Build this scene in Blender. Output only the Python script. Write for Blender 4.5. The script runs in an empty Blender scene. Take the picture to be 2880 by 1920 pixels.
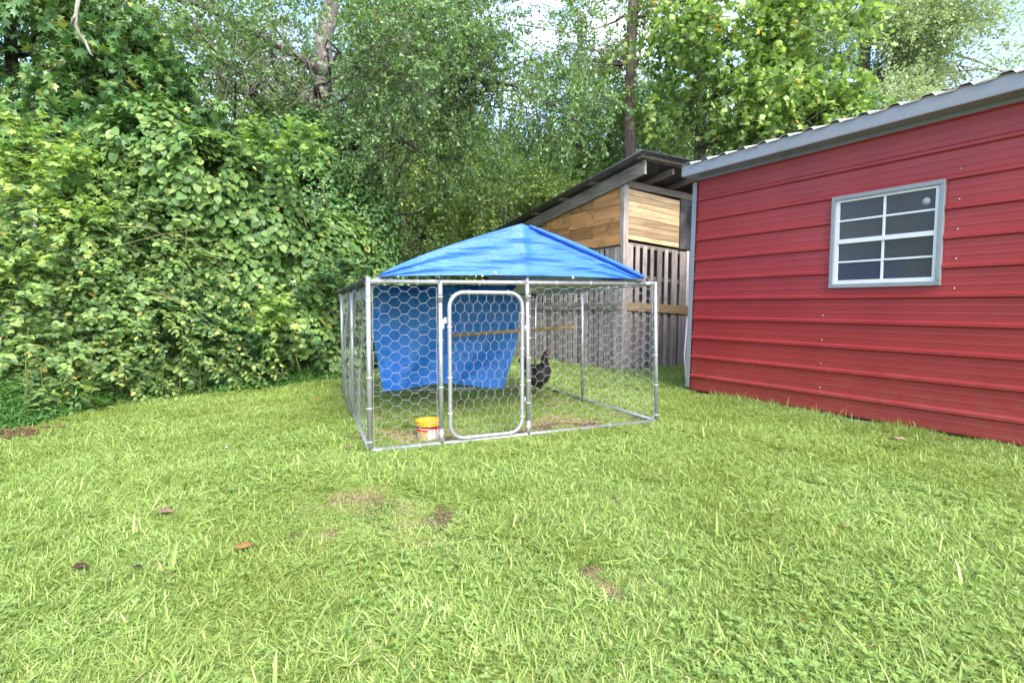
import bpy, math, random
import numpy as np
from mathutils import Vector, Matrix, noise as mnoise

SC = bpy.context.scene
COL = SC.collection
R = math.radians
random.seed(7)
RNG = np.random.default_rng(7)

# ------------------------------------------------------------------ camera, sky, sun, exposure
FPX, CAMH, HORIZON = 1480.0, 1.06, 858.0
PITCH = math.atan((960 - HORIZON) / FPX)
cam = bpy.data.cameras.new('camera')
cam_o = bpy.data.objects.new('camera', cam)
COL.objects.link(cam_o)
cam.sensor_width = 36
cam.lens = FPX / 2880 * 36
cam.clip_start = 0.05
cam.clip_end = 500
cam_o.location = (0, 0, CAMH)
cam_o.rotation_euler = (math.pi / 2 - PITCH, 0, 0)
SC.camera = cam_o

SUN_EL, SUN_ROT = 43.0, 205.0      # high, behind the camera's right shoulder
w = bpy.data.worlds.new('World')
SC.world = w
w.use_nodes = True
nt = w.node_tree
nt.nodes.clear()
wo = nt.nodes.new('ShaderNodeOutputWorld')
bg = nt.nodes.new('ShaderNodeBackground')
sky = nt.nodes.new('ShaderNodeTexSky')
sky.sky_type = 'NISHITA'
sky.sun_disc = False
sky.sun_elevation = R(SUN_EL)
sky.sun_rotation = R(SUN_ROT - 180 + 180)
sky.air_density = 1.0
sky.dust_density = 1.2
tc = nt.nodes.new('ShaderNodeTexCoord')
mp = nt.nodes.new('ShaderNodeMapping')
mp.inputs['Scale'].default_value = (1.0, 1.0, 2.2)
mp.inputs['Location'].default_value = (0.35, 0.0, 0.1)
nz = nt.nodes.new('ShaderNodeTexNoise')
nz.inputs['Scale'].default_value = 2.6
nz.inputs['Detail'].default_value = 8
nz.inputs['Roughness'].default_value = 0.55
cr = nt.nodes.new('ShaderNodeValToRGB')
cr.color_ramp.elements[0].position = 0.51
cr.color_ramp.elements[1].position = 0.70
mx = nt.nodes.new('ShaderNodeMix')
mx.data_type = 'RGBA'
nt.links.new(tc.outputs['Generated'], mp.inputs['Vector'])
nt.links.new(mp.outputs['Vector'], nz.inputs['Vector'])
nt.links.new(nz.outputs['Fac'], cr.inputs['Fac'])
nt.links.new(cr.outputs['Color'], mx.inputs['Factor'])
nt.links.new(sky.outputs['Color'], mx.inputs[6])
mx.inputs[7].default_value = (3.9, 4.05, 4.3, 1)
nt.links.new(mx.outputs[2], bg.inputs['Color'])
bg.inputs['Strength'].default_value = 0.15
nt.links.new(bg.outputs['Background'], wo.inputs['Surface'])

sun = bpy.data.lights.new('sun', 'SUN')
sun.energy = 1.65
sun.angle = R(30)
sun.color = (1.0, 0.95, 0.86)
sun_o = bpy.data.objects.new('sun', sun)
COL.objects.link(sun_o)
az = R(SUN_ROT)
sd = Vector((math.sin(az) * math.cos(R(SUN_EL)), math.cos(az) * math.cos(R(SUN_EL)), math.sin(R(SUN_EL))))
sd.x = -sd.x          # sun stands to the right behind the camera
sky.sun_rotation = math.atan2(sd.x, sd.y)
sun_o.rotation_euler = (-sd).to_track_quat('-Z', 'Y').to_euler()
sun_o.location = sd * 30

SC.view_settings.view_transform = 'Standard'
SC.view_settings.look = 'None'
SC.view_settings.exposure = 1.98
SC.view_settings.gamma = 1.0
SC.view_settings.use_curve_mapping = False
SC.render.engine = 'CYCLES'
SC.cycles.max_bounces = 9
SC.cycles.diffuse_bounces = 6
SC.cycles.transmission_bounces = 8
SC.cycles.transparent_max_bounces = 4
SC.cycles.use_adaptive_sampling = True
SC.cycles.adaptive_threshold = 0.02

# ------------------------------------------------------------------ measuring helpers
cF = np.array([0, math.cos(PITCH), -math.sin(PITCH)])
cU = np.array([0, math.sin(PITCH), math.cos(PITCH)])
cR = np.array([1., 0, 0])
cC = np.array([0, 0, CAMH])
def ray(u, v): return (u - 1440) / FPX * cR + cF - (v - 960) / FPX * cU
def gnd(u, v, z=0.0):
    d = ray(u, v); return cC + d * ((z - CAMH) / d[2])
def at(u, v, Y):
    d = ray(u, v); return cC + d * (Y / d[1])
def onpl(u, v, P, Q):
    n = np.array([-(Q - P)[1], (Q - P)[0], 0]); d = ray(u, v)
    return cC + d * (n.dot(P - cC) / n.dot(d))

# ------------------------------------------------------------------ object helpers
def origin(o):
    v = Vector((0, 0, 0))
    while o is not None:
        v += o.location; o = o.parent
    return v
def thing(name, label, cat, loc=(0, 0, 0), group=None):
    o = bpy.data.objects.new(name, None)
    o.empty_display_size = 0.1
    COL.objects.link(o); o.location = loc
    o['label'] = label; o['category'] = cat
    if group: o['group'] = group
    return o
def tag(o, label=None, cat=None, group=None, kind=None):
    if label: o['label'] = label
    if cat: o['category'] = cat
    if group: o['group'] = group
    if kind: o['kind'] = kind
    return o

class MB:
    """collects world-space geometry and links it as one mesh object"""
    def __init__(s): s.v = []; s.f = []; s.sm = []
    def add(s, vs, fs, smooth=False):
        n = len(s.v); s.v += [tuple(map(float, q)) for q in vs]
        for f in fs: s.f.append([n + i for i in f]); s.sm.append(smooth)
        return s
    def obox(s, o, ax, ay, az):          # corner o, three edge vectors
        o, ax, ay, az = map(lambda q: np.array(q, float), (o, ax, ay, az))
        if np.dot(np.cross(ax, ay), az) < 0: ax, ay = ay, ax
        p = [o, o + ax, o + ax + ay, o + ay]; p += [q + az for q in p]
        return s.add(p, [(3, 2, 1, 0), (4, 5, 6, 7), (0, 1, 5, 4), (1, 2, 6, 5), (2, 3, 7, 6), (3, 0, 4, 7)])
    def prism(s, poly, d):               # polygon (points) extruded by d
        d = np.array(d, float); poly = [np.array(q, float) for q in poly]; n = len(poly)
        s.add(poly + [q + d for q in poly], [tuple(range(n))[::-1], tuple(range(n, 2 * n))] + [(i, (i + 1) % n, n + (i + 1) % n, n + i) for i in range(n)])
        return s
    def tube(s, pts, rad, k=8, caps=True, smooth=True):
        pts = [Vector(p) for p in pts]; n = len(pts)
        if not hasattr(rad, '__len__'): rad = [rad] * n
        vs, fs = [], []; side = None
        for i, p in enumerate(pts):
            t = (pts[min(i + 1, n - 1)] - pts[max(i - 1, 0)])
            if t.length < 1e-9: t = Vector((0, 0, 1))
            t.normalize()
            if side is None:
                side = t.cross(Vector((0, 0, 1)) if abs(t.z) < .9 else Vector((1, 0, 0))).normalized()
            else:
                side = side - t * side.dot(t)
                side = side.normalized() if side.length > 1e-6 else t.orthogonal().normalized()
            up = t.cross(side)
            for j in range(k):
                a = 2 * math.pi * j / k
                vs.append(p + (side * math.cos(a) + up * math.sin(a)) * rad[i])
        for i in range(n - 1):
            for j in range(k):
                fs.append((i * k + j, i * k + (j + 1) % k, (i + 1) * k + (j + 1) % k, (i + 1) * k + j))
        s.add(vs, fs, smooth)
        if caps:
            m = len(s.v) - len(vs)
            s.f.append([m + j for j in range(k)][::-1]); s.sm.append(False)
            s.f.append([m + (n - 1) * k + j for j in range(k)]); s.sm.append(False)
        return s
    def lathe(s, c, prof, k=24, axis=(0, 0, 1), smooth=True):
        c = Vector(c); az_ = Vector(axis).normalized(); ax_ = az_.orthogonal().normalized(); ay_ = az_.cross(ax_)
        vs, fs = [], []
        for r, h in prof:
            for j in range(k):
                a = 2 * math.pi * j / k
                vs.append(c + az_ * h + (ax_ * math.cos(a) + ay_ * math.sin(a)) * r)
        for i in range(len(prof) - 1):
            for j in range(k):
                fs.append((i * k + j, i * k + (j + 1) % k, (i + 1) * k + (j + 1) % k, (i + 1) * k + j))
        return s.add(vs, fs, smooth)
    def ball(s, c, r, k=10, sc=(1, 1, 1)):
        pr = [(max(1e-4, math.sin(math.pi * i / k)) , -math.cos(math.pi * i / k)) for i in range(k + 1)]
        vs, fs = [], []
        for rr, h in pr:
            for j in range(k):
                a = 2 * math.pi * j / k
                vs.append((c[0] + r * sc[0] * rr * math.cos(a), c[1] + r * sc[1] * rr * math.sin(a), c[2] + r * sc[2] * h))
        for i in range(k):
            for j in range(k): fs.append((i * k + j, i * k + (j + 1) % k, (i + 1) * k + (j + 1) % k, (i + 1) * k + j))
        return s.add(vs, fs, True)
    def build(s, name, mat, parent=None):
        me = bpy.data.meshes.new(name)
        off = np.array(origin(parent)) if parent else np.zeros(3)
        v = np.array(s.v, float) - off
        me.from_pydata(v.tolist(), [], s.f)
        me.polygons.foreach_set('use_smooth', s.sm)
        me.materials.append(mat)
        o = bpy.data.objects.new(name, me); COL.objects.link(o)
        if parent: o.parent = parent
        return o

def bevel(o, wd=0.004, seg=1):
    m = o.modifiers.new('bevel', 'BEVEL'); m.width = wd; m.segments = seg; m.limit_method = 'ANGLE'
    return o

# ------------------------------------------------------------------ materials
def newmat(name):
    m = bpy.data.materials.new(name); m.use_nodes = True
    n = m.node_tree; n.nodes.clear()
    out = n.nodes.new('ShaderNodeOutputMaterial')
    return m, n, out
def N(n, t, **kw):
    x = n.nodes.new(t)
    for k, v in kw.items():
        if k in x.inputs: x.inputs[k].default_value = v
        else: setattr(x, k, v)
    return x
def ramp(n, fac, stops):
    r = n.nodes.new('ShaderNodeValToRGB'); e = r.color_ramp.elements
    while len(e) > 1: e.remove(e[0])
    e[0].position = stops[0][0]; e[0].color = (*stops[0][1], 1)
    for p, c in stops[1:]:
        q = e.new(p); q.color = (*c, 1)
    n.links.new(fac, r.inputs['Fac']); return r
def mixc(n, f, a, b, blend='MIX'):
    m = n.nodes.new('ShaderNodeMix'); m.data_type = 'RGBA'; m.blend_type = blend
    for s, i in ((f, 0), (a, 6), (b, 7)):
        if isinstance(s, (int, float)): m.inputs[i].default_value = s
        elif isinstance(s, tuple): m.inputs[i].default_value = (*s, 1) if len(s) == 3 else s
        else: n.links.new(s, m.inputs[i])
    return m.outputs[2]

LEAF_GAIN = 1.5
def leaf_mat(name, stops, rough=0.42, trans=0.35, spec=0.45, patch=0.0, patch_col=(0.2, 0.25, 0.02)):
    """stops: colours over the per-leaf random value"""
    stops = [(a, tuple(min(.8, (q * .90 + .10 * (c_[0] * .3 + c_[1] * .6 + c_[2] * .1)) * LEAF_GAIN) for q in c_)) for a, c_ in stops]
    m, n, out = newmat(name)
    at_ = N(n, 'ShaderNodeAttribute'); at_.attribute_name = 'rnd'
    oi = N(n, 'ShaderNodeObjectInfo')
    ad = N(n, 'ShaderNodeMath', operation='ADD')
    n.links.new(at_.outputs['Fac'], ad.inputs[0]); n.links.new(oi.outputs['Random'], ad.inputs[1])
    fr = N(n, 'ShaderNodeMath', operation='FRACT'); n.links.new(ad.outputs[0], fr.inputs[0])
    col = ramp(n, fr.outputs[0], stops).outputs['Color']
    geo = N(n, 'ShaderNodeNewGeometry')
    if patch > 0:
        no = N(n, 'ShaderNodeTexNoise'); no.inputs['Scale'].default_value = 1.3; no.inputs['Detail'].default_value = 3
        n.links.new(geo.outputs['Position'], no.inputs['Vector'])
        rr = ramp(n, no.outputs['Fac'], [(0.42, (0, 0, 0)), (0.62, (patch,) * 3)])
        col = mixc(n, rr.outputs['Color'], col, patch_col)
    # the lower face of a leaf is paler
    bf = mixc(n, 0.12, col, (0.20, 0.27, 0.12))
    col2 = mixc(n, geo.outputs['Backfacing'], col, bf)
    p = N(n, 'ShaderNodeBsdfPrincipled'); p.inputs['Roughness'].default_value = rough
    p.inputs['Specular IOR Level'].default_value = spec
    n.links.new(col2, p.inputs['Base Color'])
    t = N(n, 'ShaderNodeBsdfTranslucent')
    tcn = mixc(n, 1.0, col, (1.1, 1.2, 0.55), 'MULTIPLY')
    n.links.new(tcn, t.inputs['Color'])
    ms = N(n, 'ShaderNodeMixShader'); ms.inputs[0].default_value = trans
    n.links.new(p.outputs[0], ms.inputs[1]); n.links.new(t.outputs[0], ms.inputs[2])
    n.links.new(ms.outputs[0], out.inputs['Surface'])
    return m

def plain_mat(name, col, rough=0.5, metal=0.0, var=0.0, scale=8.0, bump=0.0, bscale=60, spec=0.5, stretch=None, col2=None, dirt=None, coords='Object'):
    m, n, out = newmat(name)
    p = N(n, 'ShaderNodeBsdfPrincipled'); p.inputs['Roughness'].default_value = rough
    p.inputs['Metallic'].default_value = metal; p.inputs['Specular IOR Level'].default_value = spec
    tcn = N(n, 'ShaderNodeTexCoord'); mpn = N(n, 'ShaderNodeMapping')
    n.links.new(tcn.outputs[coords], mpn.inputs['Vector'])
    if stretch: mpn.inputs['Scale'].default_value = stretch
    no = N(n, 'ShaderNodeTexNoise'); no.inputs['Scale'].default_value = scale; no.inputs['Detail'].default_value = 6
    n.links.new(mpn.outputs[0], no.inputs['Vector'])
    c2 = col2 or tuple(c * (1 - var) for c in col)
    r = ramp(n, no.outputs['Fac'], [(0.3, c2), (0.7, col)])
    c = r.outputs['Color']
    if dirt:
        n2 = N(n, 'ShaderNodeTexNoise'); n2.inputs['Scale'].default_value = dirt[1]; n2.inputs['Detail'].default_value = 8
        n.links.new(tcn.outputs[coords], n2.inputs['Vector'])
        r2 = ramp(n, n2.outputs['Fac'], [(dirt[2], (0, 0, 0)), (dirt[2] + 0.12, (1, 1, 1))])
        c = mixc(n, r2.outputs['Color'], c, dirt[0])
    n.links.new(c, p.inputs['Base Color'])
    if bump:
        nb = N(n, 'ShaderNodeTexNoise'); nb.inputs['Scale'].default_value = bscale; nb.inputs['Detail'].default_value = 4
        n.links.new(mpn.outputs[0], nb.inputs['Vector'])
        b = N(n, 'ShaderNodeBump'); b.inputs['Strength'].default_value = bump; b.inputs['Distance'].default_value = 0.01
        n.links.new(nb.outputs['Fac'], b.inputs['Height']); n.links.new(b.outputs[0], p.inputs['Normal'])
    n.links.new(p.outputs[0], out.inputs['Surface'])
    return m

def wood_mat(name, c_dark, c_light, axis, gscale=30, var_obj=0.35, stain=0.5, knots=True):
    """weathered board: grain runs along the unit vector axis; each board differs through Object Info"""
    m, n, out = newmat(name)
    p = N(n, 'ShaderNodeBsdfPrincipled'); p.inputs['Roughness'].default_value = 0.8; p.inputs['Specular IOR Level'].default_value = 0.25
    geo = N(n, 'ShaderNodeTexCoord'); oi = N(n, 'ShaderNodeObjectInfo')
    # grain coordinate: squash along the axis
    dt = N(n, 'ShaderNodeVectorMath', operation='DOT_PRODUCT'); dt.inputs[1].default_value = axis
    n.links.new(geo.outputs['Object'], dt.inputs[0])
    sc_ = N(n, 'ShaderNodeVectorMath', operation='SCALE'); sc_.inputs[0].default_value = axis
    m1 = N(n, 'ShaderNodeMath', operation='MULTIPLY'); m1.inputs[1].default_value = -0.93
    n.links.new(dt.outputs['Value'], m1.inputs[0]); n.links.new(m1.outputs[0], sc_.inputs['Scale'])
    ad = N(n, 'ShaderNodeVectorMath', operation='ADD'); n.links.new(geo.outputs['Object'], ad.inputs[0]); n.links.new(sc_.outputs[0], ad.inputs[1])
    of = N(n, 'ShaderNodeVectorMath', operation='SCALE'); of.inputs[0].default_value = (37, 53, 71); n.links.new(oi.outputs['Random'], of.inputs['Scale'])
    ad2 = N(n, 'ShaderNodeVectorMath', operation='ADD'); n.links.new(ad.outputs[0], ad2.inputs[0]); n.links.new(of.outputs[0], ad2.inputs[1])
    gr = N(n, 'ShaderNodeTexNoise'); gr.inputs['Scale'].default_value = gscale; gr.inputs['Detail'].default_value = 7; gr.inputs['Distortion'].default_value = 0.6
    n.links.new(ad2.outputs[0], gr.inputs['Vector'])
    col = ramp(n, gr.outputs['Fac'], [(0.3, c_dark), (0.68, c_light)]).outputs['Color']
    # board to board
    g = N(n, 'ShaderNodeMapRange'); g.inputs['To Min'].default_value = 1 - var_obj * 1.25; g.inputs['To Max'].default_value = 1 + var_obj * 0.4
    n.links.new(oi.outputs['Random'], g.inputs['Value'])
    cb = N(n, 'ShaderNodeVectorMath', operation='SCALE'); n.links.new(col, cb.inputs[0]); n.links.new(g.outputs[0], cb.inputs['Scale'])
    col = cb.outputs[0]
    # dark stains, weathering
    ns = N(n, 'ShaderNodeTexNoise'); ns.inputs['Scale'].default_value = 5; ns.inputs['Detail'].default_value = 9; ns.inputs['Roughness'].default_value = 0.7
    ad3 = N(n, 'ShaderNodeVectorMath', operation='ADD'); n.links.new(geo.outputs['Object'], ad3.inputs[0]); n.links.new(of.outputs[0], ad3.inputs[1])
    n.links.new(ad3.outputs[0], ns.inputs['Vector'])
    rs = ramp(n, ns.outputs['Fac'], [(0.52, (0, 0, 0)), (0.72, (stain,) * 3)])
    col = mixc(n, rs.outputs['Color'], col, tuple(c * 0.35 for c in c_dark))
    if knots:
        vo = N(n, 'ShaderNodeTexVoronoi'); vo.inputs['Scale'].default_value = 4.0
        n.links.new(ad3.outputs[0], vo.inputs['Vector'])
        rk = ramp(n, vo.outputs['Distance'], [(0.05, (0.8,) * 3), (0.085, (0, 0, 0))])
        col = mixc(n, rk.outputs['Color'], col, tuple(c * 0.45 for c in c_dark))
    n.links.new(col, p.inputs['Base Color'])
    b = N(n, 'ShaderNodeBump'); b.inputs['Strength'].default_value = 0.5; b.inputs['Distance'].default_value = 0.004
    n.links.new(gr.outputs['Fac'], b.inputs['Height']); n.links.new(b.outputs[0], p.inputs['Normal'])
    n.links.new(p.outputs[0], out.inputs['Surface'])
    return m

def bark_mat(name, c1, c2, lichen=None):
    m, n, out = newmat(name)
    p = N(n, 'ShaderNodeBsdfPrincipled'); p.inputs['Roughness'].default_value = 0.9; p.inputs['Specular IOR Level'].default_value = 0.2
    g = N(n, 'ShaderNodeTexCoord'); mpn = N(n, 'ShaderNodeMapping'); mpn.inputs['Scale'].default_value = (1, 1, 0.18)
    n.links.new(g.outputs['Object'], mpn.inputs['Vector'])
    no = N(n, 'ShaderNodeTexNoise'); no.inputs['Scale'].default_value = 28; no.inputs['Detail'].default_value = 6
    n.links.new(mpn.outputs[0], no.inputs['Vector'])
    c = ramp(n, no.outputs['Fac'], [(0.35, c1), (0.65, c2)]).outputs['Color']
    if lichen:
        n2 = N(n, 'ShaderNodeTexNoise'); n2.inputs['Scale'].default_value = 7; n2.inputs['Detail'].default_value = 7
        n.links.new(g.outputs['Object'], n2.inputs['Vector'])
        r2 = ramp(n, n2.outputs['Fac'], [(0.5, (0, 0, 0)), (0.6, (0.8,) * 3)])
        c = mixc(n, r2.outputs['Color'], c, lichen)
    n.links.new(c, p.inputs['Base Color'])
    b = N(n, 'ShaderNodeBump'); b.inputs['Strength'].default_value = 0.9; b.inputs['Distance'].default_value = 0.02
    n.links.new(no.outputs['Fac'], b.inputs['Height']); n.links.new(b.outputs[0], p.inputs['Normal'])
    n.links.new(p.outputs[0], out.inputs['Surface'])
    return m

# ------------------------------------------------------------------ leaves
def T_quad():   # cheap folded diamond, 2 triangles
    v = [(0, 0, 0), (-.32, .5, .06), (0, 1, -.04), (.32, .5, .06)]
    return v, [(0, 3, 2, 1)]
def T_oval():
    v = [(0, 0, 0), (-.30, .22, .05), (-.36, .5, .07), (-.22, .8, .03), (0, 1, -.08), (.22, .8, .03), (.36, .5, .07), (.30, .22, .05), (0, .5, 0)]
    return v, [(8, 1, 0), (8, 2, 1), (8, 3, 2), (8, 4, 3), (8, 5, 4), (8, 6, 5), (8, 7, 6), (8, 0, 7)]
def T_heart():
    v = [(0, .04, 0), (-.22, -.04, .03), (-.45, .18, .06), (-.46, .48, .07), (-.28, .8, .02), (0, 1.03, -.12), (.28, .8, .02), (.46, .48, .07), (.45, .18, .06), (.22, -.04, .03), (0, .5, 0)]
    return v, [(10, (i + 1) % 10, i) for i in range(10)]
def T_obov():
    v = [(0, 0, 0), (-.10, .35, .02), (-.27, .75, .05), (-.16, 1, 0), (0, .93, -.02), (.16, 1, 0), (.27, .75, .05), (.10, .35, .02)]
    return v, [(4, 3, 2, 1), (4, 1, 0, 7), (4, 7, 6, 5)]
def T_lance():
    v = [(0, 0, 0), (-.13, .35, .04), (0, 1, -.14), (.13, .35, .04), (0, .45, 0)]
    return v, [(4, 1, 0), (4, 2, 1), (4, 3, 2), (4, 0, 3)]
def T_star():
    v = [(0, .3, 0)]
    tips = [(-110, .62), (-52, .85), (0, 1.0 * .8), (52, .85), (110, .62)]
    pts = [(0, 0)]
    for i, (a, l) in enumerate(tips):
        pts.append((math.sin(R(a)) * l * .72, .3 + math.cos(R(a)) * l * .72 * (1.0 if a else 1.15)))
        if i < 4:
            b = (a + tips[i + 1][0]) / 2
            pts.append((math.sin(R(b)) * .24, .3 + math.cos(R(b)) * .24))
    for x, y in pts: v.append((x, y, .06 * math.cos(x * 9) - .12 * y * y))
    n = len(pts)
    return v, [(0, 1 + (i + 1) % n, 1 + i) for i in range(n)]
def T_lobed():   # tulip tree / maple-like
    pts = [(0, 0), (-.28, .04), (-.46, .22), (-.26, .42), (-.42, .74), (-.12, .7), (0, .88), (.12, .7), (.42, .74), (.26, .42), (.46, .22), (.28, .04)]
    v = [(0, .42, 0)] + [(x, y, .07 * math.cos(x * 6) - .05) for x, y in pts]
    n = len(pts)
    return v, [(0, 1 + (i + 1) % n, 1 + i) for i in range(n)]
TEMPL = dict(quad=T_quad(), oval=T_oval(), heart=T_heart(), obov=T_obov(), lance=T_lance(), star=T_star(), lobed=T_lobed())

def nrm(a):
    return a / np.maximum(np.linalg.norm(a, axis=-1, keepdims=True), 1e-9)

def frames(yd, nm):
    yd = nrm(yd); x = nrm(np.cross(yd, nm)); z = np.cross(x, yd)
    return x, yd, z

def leaf_mesh(name, tpl, P, Y, Nn, S, rnd, curl=None):
    """one mesh of many leaves: positions P, axis Y, normal Nn, size S, per-leaf value rnd"""
    v, f = TEMPL[tpl]; v = np.array(v, float); k = len(v); n = len(P)
    X, Yd, Z = frames(Y, Nn)
    wz = RNG.uniform(.5, 1.7, n)[:, None, None]
    wx = RNG.uniform(.8, 1.15, n)[:, None, None]
    W = P[:, None, :] + S[:, None, None] * (v[None, :, 0:1] * wx * X[:, None, :] + v[None, :, 1:2] * Yd[:, None, :] + v[None, :, 2:3] * wz * Z[:, None, :])
    W = W.reshape(-1, 3)
    me = bpy.data.meshes.new(name)
    me.vertices.add(n * k); me.vertices.foreach_set('co', W.astype(np.float32).ravel())
    lens = np.array([len(q) for q in f]); flat = np.concatenate([np.array(q) for q in f])
    loops = (np.arange(n)[:, None] * k + flat[None, :]).ravel()
    me.loops.add(len(loops)); me.loops.foreach_set('vertex_index', loops.astype(np.int32))
    ln = np.tile(lens, n); st = np.concatenate([[0], np.cumsum(ln)[:-1]])
    me.polygons.add(len(ln)); me.polygons.foreach_set('loop_start', st.astype(np.int32)); me.polygons.foreach_set('loop_total', ln.astype(np.int32))
    me.update(calc_edges=True)
    me.polygons.foreach_set('use_smooth', np.ones(len(ln), bool))
    a = me.attributes.new('rnd', 'FLOAT', 'POINT')
    a.data.foreach_set('value', np.repeat(rnd, k).astype(np.float32))
    return me

def in_frame(P, m=40):
    q = P - cC
    d = q @ cF
    u = 1440 + FPX * (q @ cR) / np.maximum(d, .1); v = 960 - FPX * (q @ cU) / np.maximum(d, .1)
    return (d > .3) & (u > -m) & (u < 2880 + m) & (v > -m) & (v < 1920 + m), u, v, d

LEAF_ONE = {}
def put_leaves(parent, leaves, tpl, mat, singles=0, name='foliage'):
    """leaves = (P, Y, N, S, rnd, outer). The singles that show largest become parts of their own, the rest one part."""
    P, Y, Nn, S, rnd, outer = leaves
    org = np.array(origin(parent))
    if singles:
        inf, u, v, d = in_frame(P, -8)
        sc_ = S / np.maximum(d, .5) * (0.35 + outer) * inf * (d < 30)
        order = np.argsort(-sc_); top = order[:singles]; top = top[sc_[top] > 0]
        rest = np.ones(len(P), bool); rest[top] = False
        if tpl not in LEAF_ONE:
            LEAF_ONE[tpl] = {}
        if mat.name not in LEAF_ONE[tpl]:
            ms = []
            for q in range(3):
                me = leaf_mesh('leaf', tpl, np.zeros((1, 3)), np.array([[0, 1., 0]]), np.array([[0, 0, 1.]]), np.ones(1), np.array([0.0]))
                me.materials.append(mat); ms.append(me)
            LEAF_ONE[tpl][mat.name] = ms
        X, Yd, Z = frames(Y[top], Nn[top])
        for i, t in enumerate(top):
            o = bpy.data.objects.new('leaf', LEAF_ONE[tpl][mat.name][i % 3])
            s = S[t]; M = Matrix.Identity(4)
            for r_ in range(3):
                M[r_][0] = X[i][r_] * s; M[r_][1] = Yd[i][r_] * s; M[r_][2] = Z[i][r_] * s; M[r_][3] = P[t][r_] - org[r_]
            COL.objects.link(o); o.parent = parent; o.matrix_local = M
        P, Y, Nn, S, rnd = P[rest], Y[rest], Nn[rest], S[rest], rnd[rest]
        if len(P) == 0: return None
    me = leaf_mesh(name, tpl, P - org, Y, Nn, S, rnd)
    me.materials.append(mat)
    o = bpy.data.objects.new(name, me); COL.objects.link(o); o.parent = parent; o['kind'] = 'stuff'
    return o

def cat_leaves(*ls): return tuple(np.concatenate([l[i] for l in ls]) for i in range(6))

def fbm(P, s, seed=0.0):
    out = np.empty(len(P))
    for i, p in enumerate(P): out[i] = mnoise.noise(Vector((p[0] * s + seed, p[1] * s - seed, p[2] * s + 2 * seed)))
    return out

def shell(ell, n, size, seed, droop=0.6, depth=0.35, up=0.5, face_only=True, jitter=0.6, gaps=0.0, gscale=1.6, zmin=0.0):
    """leaves shingled over a union of ellipsoids [(cx,cy,cz,rx,ry,rz), ...]"""
    rng = np.random.default_rng(seed)
    E = np.array(ell, float)
    area = (E[:, 3] * E[:, 4] + E[:, 4] * E[:, 5] + E[:, 3] * E[:, 5])
    k = rng.choice(len(E), int(n * 2.6), p=area / area.sum())
    d = nrm(rng.normal(size=(len(k), 3)))
    rr = 1 - depth * rng.random(len(k)) ** 1.6
    bum = 1 + 0.16 * fbm(d * E[k, 3:6] + E[k, 0:3], 1.7, seed)
    P = E[k, :3] + d * E[k, 3:] * (rr * bum)[:, None]
    nor = nrm(d / E[k, 3:])
    keep = P[:, 2] > zmin
    if face_only: keep &= (nor * nrm(cC - P)).sum(1) > -0.35
    for e in E:
        q = ((P - e[:3]) / e[3:]); ins = (q * q).sum(1) < (1 - depth) ** 2 * .95
        keep &= ~ins
    if gaps > 0: keep &= fbm(P, gscale, seed + 3.3) > -0.5 + gaps
    idx = np.nonzero(keep)[0][:n]
    P, nor, outer = P[idx], nor[idx], rr[idx]
    m = len(P)
    Nn = nrm(nor + np.array([0, 0, up]) + rng.normal(size=(m, 3)) * jitter * .6)
    Y = nrm(np.array([0, 0, -droop]) + rng.normal(size=(m, 3)) * jitter + nor * .25)
    Y = nrm(Y - Nn * (Y * Nn).sum(1, keepdims=True) * 0.8)
    S = size * np.clip(rng.lognormal(0, .26, m), .5, 1.45)
    return P, Y, Nn, S, rng.random(m), outer

def sprays(starts, dirs, lengths, nleaf, size, seed, sag=0.5, tip_bright=True, mb=None, rad=0.004, pairs=True, taper=.5, leafup=.7):
    """leafy canes: each an arc with leaves set alternately; rnd grows toward the tip (fresh leaves)"""
    rng = np.random.default_rng(seed)
    PP, YY, NN, SS, RR = [], [], [], [], []
    for s0, d0, L in zip(starts, dirs, lengths):
        d0 = np.array(d0, float); d0 /= np.linalg.norm(d0); s0 = np.array(s0, float)
        side = np.cross(d0, [0, 0, 1]); side /= max(np.linalg.norm(side), 1e-6)
        wob = rng.normal(size=3) * .12
        n = max(3, int(nleaf * rng.uniform(.8, 1.2)))
        t = np.linspace(.08, 1, n)
        C = s0 + d0 * (t * L)[:, None] + np.array([0, 0, -1]) * (sag * L * t ** 2)[:, None] + side * (wob[0] * L * np.sin(t * 3))[:, None]
        tan = d0 + np.array([0, 0, -1]) * (2 * sag * t)[:, None]; tan = nrm(tan)
        sg = np.where(np.arange(n) % 2 == 0, 1, -1)[:, None]
        lat = nrm(np.cross(tan, [0, 0, 1.0]) + 1e-6)
        Y = nrm(lat * sg * .8 + tan * .6 + rng.normal(size=(n, 3)) * .28 + np.array([0, 0, -.25]))
        Nn = nrm(np.array([0, 0, leafup]) + rng.normal(size=(n, 3)) * .32 + nrm(cC - C) * .25)
        PP.append(C); YY.append(Y); NN.append(Nn)
        SS.append(size * (1 - taper * t) * np.clip(rng.lognormal(0, .18, n), .6, 1.35) * 1.15)
        RR.append(np.clip(.25 + .65 * t ** 2 * rng.uniform(.3, 1) + rng.normal(size=n) * .12, 0, .999) if tip_bright else rng.random(n))
        if mb is not None:
            mm = 5; tt = np.linspace(0, 1, mm)
            pts = s0 + d0 * (tt * L)[:, None] + np.array([0, 0, -1]) * (sag * L * tt ** 2)[:, None] + side * (wob[0] * L * np.sin(tt * 3))[:, None]
            mb.tube(pts, [rad * (1 - .75 * q) for q in tt], 4, caps=False)
    P = np.concatenate(PP)
    return P, np.concatenate(YY), np.concatenate(NN), np.concatenate(SS), np.concatenate(RR), np.ones(len(P))

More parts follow.
